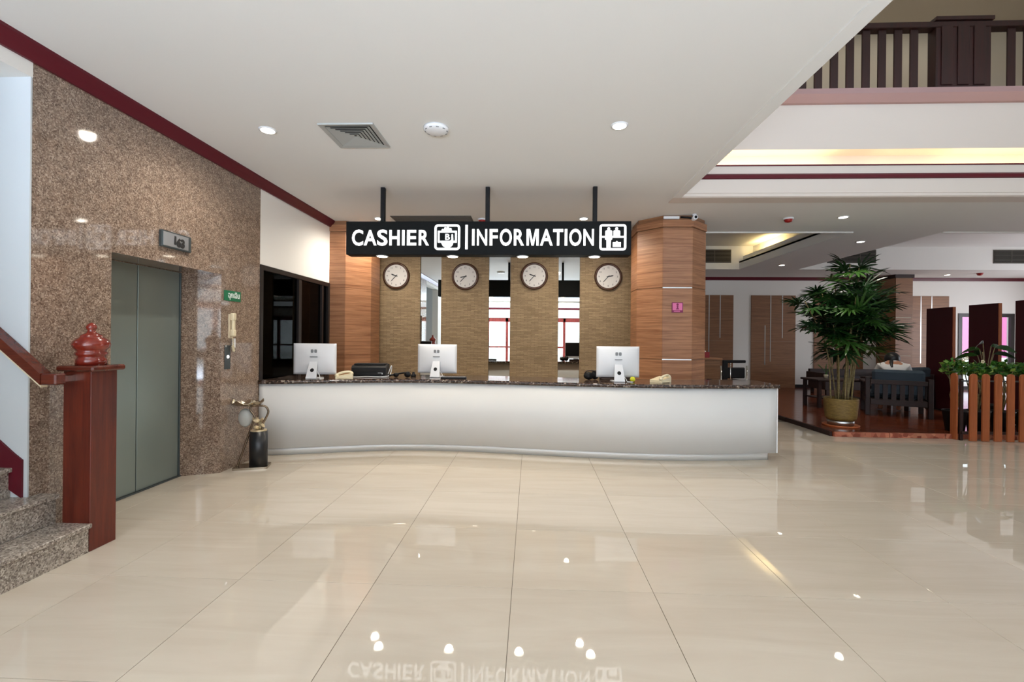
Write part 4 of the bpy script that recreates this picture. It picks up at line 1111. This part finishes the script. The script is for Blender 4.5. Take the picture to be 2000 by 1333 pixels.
def skin_obj(name, verts, edges, radii, mat, parent, sub=2, rootv=0):
    me = bpy.data.meshes.new(name); me.from_pydata([Vector(v) for v in verts], edges, []); me.materials.append(mat)
    o = bpy.data.objects.new(name, me); COL.objects.link(o); o.parent = parent
    md = o.modifiers.new('skin', 'SKIN'); md.use_smooth_shade = True
    for i, r_ in enumerate(radii):
        rr = r_ if isinstance(r_, tuple) else (r_, r_)
        me.skin_vertices[0].data[i].radius = rr
    me.skin_vertices[0].data[rootv].use_root = True
    sb = o.modifiers.new('sub', 'SUBSURF'); sb.levels = sub; sb.render_levels = sub
    return o
pe = root('person', (6.835, 8.85, .0735), 'seated person in a white shirt with dark hair, head bowed, back turned', 'person', rz=AR)
V = [(0, .02, .53), (0, .02, .66), (0, .06, .80), (0, .13, .92), (0, .20, .985), (0, .25, .99), (0, .31, .985), (0, .345, .945)]
E = [(0, 1), (1, 2), (2, 3), (3, 4), (4, 5), (5, 6), (6, 7)]
R_ = [(.15, .12), (.15, .11), (.165, .12), (.15, .10), .05, .075, .088, .06]
for s_ in (-1, 1):
    i0 = len(V)
    V += [(s_ * .19, .14, .885), (s_ * .25, .22, .66), (s_ * .22, .42, .60), (s_ * .20, .50, .59), (s_ * .19, .56, .575)]
    R_ += [.055, .045, .036, .027, (.038, .016)]
    E += [(3, i0), (i0, i0 + 1), (i0 + 1, i0 + 2), (i0 + 2, i0 + 3), (i0 + 3, i0 + 4)]
    for f_i in range(5):
        j = len(V); dx = (-.03 + .015 * f_i) if f_i < 4 else -s_ * .045
        ln = (.06, .072, .07, .055, .03)[f_i]
        V += [(s_ * .19 + dx, .585 if f_i < 4 else .565, .572), (s_ * .19 + dx * 1.15, .585 + ln * .6, .562), (s_ * .19 + dx * 1.2, .585 + ln, .545)]
        R_ += [.010, .009, .007]; E += [(i0 + 4, j), (j, j + 1), (j + 1, j + 2)]
    i1 = len(V)
    V += [(s_ * .11, .08, .50), (s_ * .14, .46, .49), (s_ * .14, .50, .10), (s_ * .14, .50, .045), (s_ * .15, .62, .035)]
    R_ += [.09, .065, .042, .04, (.035, .025)]
    E += [(0, i1), (i1, i1 + 1), (i1 + 1, i1 + 2), (i1 + 2, i1 + 3), (i1 + 3, i1 + 4)]
skin_obj('body', V, E, R_, M_SKIN, pe)
SV = [(0, .02, .50), (0, .01, .64), (0, .05, .80), (0, .11, .90), (0, .175, .965)]; SE = [(0, 1), (1, 2), (2, 3), (3, 4)]; SR = [(.175, .14), (.175, .135), (.19, .15), (.18, .13), (.085, .07)]
for s_ in (-1, 1):
    i0 = len(SV); SV += [(s_ * .195, .135, .885), (s_ * .245, .20, .72)]; SR += [.08, .068]; SE += [(3, i0), (i0, i0 + 1)]
skin_obj('shirt', SV, SE, SR, M_SHIRT, pe)
TV = [(0, .03, .50)]; TR = [(.17, .13)]; TE = []
for s_ in (-1, 1):
    i0 = len(TV); TV += [(s_ * .11, .09, .50), (s_ * .14, .46, .49), (s_ * .14, .50, .14)]; TR += [.10, .078, .06]; TE += [(0, i0), (i0, i0 + 1), (i0 + 1, i0 + 2)]
skin_obj('trousers', TV, TE, TR, M_TROU, pe)
hb = MB().ball((0, .255, 1.03), .130, .95, 1.05, 1.0, 3)
hb.ball((0, .205, .975), .088, 1.0, .9, .8, 2)
hb.tube(smoothpts([(-.005, .19, .99), (-.03, .11, .985), (-.04, .04, .93), (-.04, -.02, .85)], 4), [.03] * 4 + [.032] * 4 + [.028] * 4 + [.012], 8)
hb.build('hair', M_HAIR, pe)
# face parts
for s_ in (-1, 1):
    MB().ball((s_ * .033, .366, .955), .012, 1, .6, 1, 1).build('eye', M_SIGNW, pe)
    MB().ball((s_ * .09, .29, .965), .022, .4, .8, 1.1, 1).build('ear', M_SKIN, pe)
MB().ball((0, .385, .93), .016, .8, .9, 1.2, 1).build('nose', M_SKIN, pe)
MB().ball((0, .37, .898), .02, 1.1, .4, .35, 1).build('mouth', principled('lip', rgb(150, 80, 74), .5), pe)

# dark sofa behind the palm
sf = root('wooden_sofa', (8.4, 12.2, .0735), 'long dark wooden sofa behind the potted palm', 'sofa')
box('seat_frame', M_DARKW, -.95, .95, -.36, .36, .12, .34, sf, .01); box('backrest', M_DARKW, -.95, .95, .27, .36, .345, .62, sf, .01)
for s_ in (-1, 1):
    box('armrest', M_DARKW, s_ * .95 - .05, s_ * .95 + .05, -.38, .36, .345, .55, sf, .01)
    for yy in (-.32, .28): box('leg', M_DARKW, s_ * .88 - .03, s_ * .88 + .03, yy - .03, yy + .03, 0, .12, sf)
for q in range(3): box('seat_cushion', M_TROU, -.88 + q * .59, -.31 + q * .59, -.35, .26, .341, .45, sf, .03)
lt_ = root('coffee_table', (6.35, 9.75, .0735), 'low dark wooden table in front of the armchair', 'table')
box('tabletop', M_DARKW, -.55, .55, -.3, .3, .54, .58, lt_, .008); box('shelf', M_DARKW, -.48, .48, -.25, .25, .18, .20, lt_)
for sx_ in (-1, 1):
    for sy_ in (-1, 1): box('leg', M_DARKW, sx_ * .48 - .03, sx_ * .48 + .03, sy_ * .24 - .03, sy_ * .24 + .03, 0, .54, lt_)
cupp = root('table_plant', (6.15, 9.75, .654), 'small thin-leaved plant in a pale cup on the low table', 'plant')
MB().lathe([(.03, 0), (.04, .06), (.042, .08), (.036, .08)], (0, 0, 0), 16).build('cup', M_BEIGEP, cupp)
for q in range(6):
    a = q * 1.05; MB().tube(smoothpts([(0, 0, .07), (.05 * math.cos(a), .05 * math.sin(a), .18), (.17 * math.cos(a), .17 * math.sin(a), .24 + .02 * q)], 4), [.004] * 4 + [.006] * 4 + [.001], 4).build('leaf', M_SHRUB, cupp)

# maroon partition boards in a line
for i, (ya, yb_, xx, ds) in enumerate(((9.2, 9.8, 8.20, 'farthest from the picket fence'), (8.25, 8.80, 8.12, 'second one, in front of the glass door'), (7.25, 7.80, 7.93, 'nearest, cut by the right edge of the frame'))):
    t = root('partition_board', (xx, ya, .0735), 'tall maroon partition board standing in the lounge, ' + ds, 'partition', 'maroon partition boards')
    box('board', M_MAROON, 0, .05, .012, yb_ - ya, .02, 2.05, t, .003)
    box('edge_strip', M_PICK, 0, .05, 0, .0115, .02, 2.05, t)
    box('foot', M_BLK, -.06, .11, .05, yb_ - ya - .05, 0, .02, t)

# picket fence
pfn = root('picket_fence', (6.26, 6.90, 0), 'red-brown wooden picket fence with rounded tops in front of the lounge', 'fence')
def picket(mb, w_, h_):
    pts = [(-w_ / 2, 0), (w_ / 2, 0), (w_ / 2, h_ - w_ / 2)] + [(w_ / 2 * math.cos(a), h_ - w_ / 2 + w_ / 2 * math.sin(a)) for a in [PI * q / 8 for q in range(1, 8)]] + [(-w_ / 2, h_ - w_ / 2)]
    return mb.prism(pts, 'y', -.011, .011)
p0 = picket(MB(), .098, .975).build('picket', M_PICK, pfn); p0.location = (.14, -.045, .004)
for q in range(1, 14): inst('picket', p0.data, pfn, (.14 + .1725 * q, -.045, .004))
inst('picket', p0.data, pfn, (-.01, .085, .004), (0, 0, PI / 2))
box('rail', M_STEELD, .0, 2.5, -.033, -.012, .862, .882, pfn, .003); box('rail', M_DARKW, .0, 2.5, -.033, -.012, .10, .14, pfn, .003)
box('corner_post', M_DARKW, .012, .05, .002, .04, 0, .90, pfn, .003)
# potted shrubs behind the fence
def shrub(loc, r_, h_, seed, label, flowers):
    t = root('potted_shrub', loc, label, 'plant', 'leafy shrubs behind the picket fence')
    rn = random.Random(seed)
    MB().lathe([(.11, 0), (.15, .30), (.155, .32), (.135, .32), (.13, .29)], (0, 0, 0), 20).build('pot', M_BLK, t)
    st_ = MB()
    for q in range(6): st_.tube([(0, 0, .28), (rn.uniform(-.08, .08), rn.uniform(-.06, .06), .55), (rn.uniform(-.16, .16), rn.uniform(-.1, .1), h_ - .08)], [.012, .009, .005], 5)
    st_.build('stem', M_CANE, t)
    lf = MB()
    for q in range(340):
        a = rn.uniform(0, 2 * PI); rr = r_ * math.sqrt(rn.random()); z = h_ - .16 + rn.uniform(-.10, .16) * (1 - .5 * rr / r_)
        c_ = Vector((rr * math.cos(a), .6 * rr * math.sin(a), z)); d = Vector((rn.uniform(-1, 1), rn.uniform(-1, 1), rn.uniform(-.3, .8))).normalized(); s_ = d.cross(Vector((rn.uniform(-1, 1), rn.uniform(-1, 1), rn.uniform(-1, 1)))).normalized()
        L_ = rn.uniform(.05, .09); W2 = L_ * .32
        lf.poly([c_, c_ + d * L_ * .45 + s_ * W2, c_ + d * L_, c_ + d * L_ * .45 - s_ * W2])
    lf.build('foliage', M_SHRUB, t, 'stuff')
    for (fx, fz) in flowers:
        fl_ = MB()
        for q in range(5): fl_.ball((fx + .018 * math.cos(q * 1.257), -.10 + .0, fz + .018 * math.sin(q * 1.257)), .013, 1, .6, 1, 1)
        fl_.build('flower', M_CREAMP, t)
for i, (xx, hh, fl_) in enumerate(((6.50, 1.10, [(.08, 1.12), (.03, 1.10)]), (6.83, 1.06, [(-.02, 1.07)]), (7.19, 1.08, []), (7.57, 1.08, []))):
    shrub((xx, 7.25, .0735), .155, hh - .0, 40 + i, 'leafy green shrub behind the picket fence, %s from its left corner' % ('first', 'second', 'third', 'fourth')[i], fl_)
# tall broad-leaved plant between boards
bp_ = root('potted_plant', (7.40, 7.72, .0735), 'dark broad-leaved plant in front of the middle maroon board', 'plant')
MB().lathe([(.12, 0), (.17, .34), (.175, .36), (.15, .36), (.145, .32)], (0, 0, 0), 20).build('pot', M_BLK, bp_)
for q, (a, hh, ln) in enumerate(((PI, 1.25, .30), (2.6, 1.15, .28), (3.6, 1.35, .24), (.2, 1.30, .28), (-.3, 1.18, .28), (5.3, 1.28, .24), (1.2, 1.2, .3))):
    MB().tube(smoothpts([(0, 0, .3), (.03 * math.cos(a), .03 * math.sin(a), hh * .7), (.10 * math.cos(a), .10 * math.sin(a), hh)], 3), .006, 5).build('stem', M_CANE, bp_)
    d = Vector((math.cos(a), math.sin(a), 0)); s_ = Vector((-math.sin(a) * .6, math.cos(a) * .6, .8)); p0_ = d * .10 + Vector((0, 0, hh))
    lf = MB(); rows = []
    for t, w_ in ((0, .1), (.25, .8), (.55, 1), (.85, .55), (1, .05)):
        c_ = p0_ + d * ln * t + Vector((0, 0, .08 * t - .16 * t * t)); rows.append((lf.bm.verts.new(c_ - s_ * .05 * w_), lf.bm.verts.new(c_ + Vector((0, 0, -.01))), lf.bm.verts.new(c_ + s_ * .05 * w_)))
    for r1, r2 in zip(rows[:-1], rows[1:]):
        for k in (0, 1): lf.bm.faces.new((r1[k], r1[k + 1], r2[k + 1], r2[k]))
    lf.build('leaf', M_LEAF, bp_)
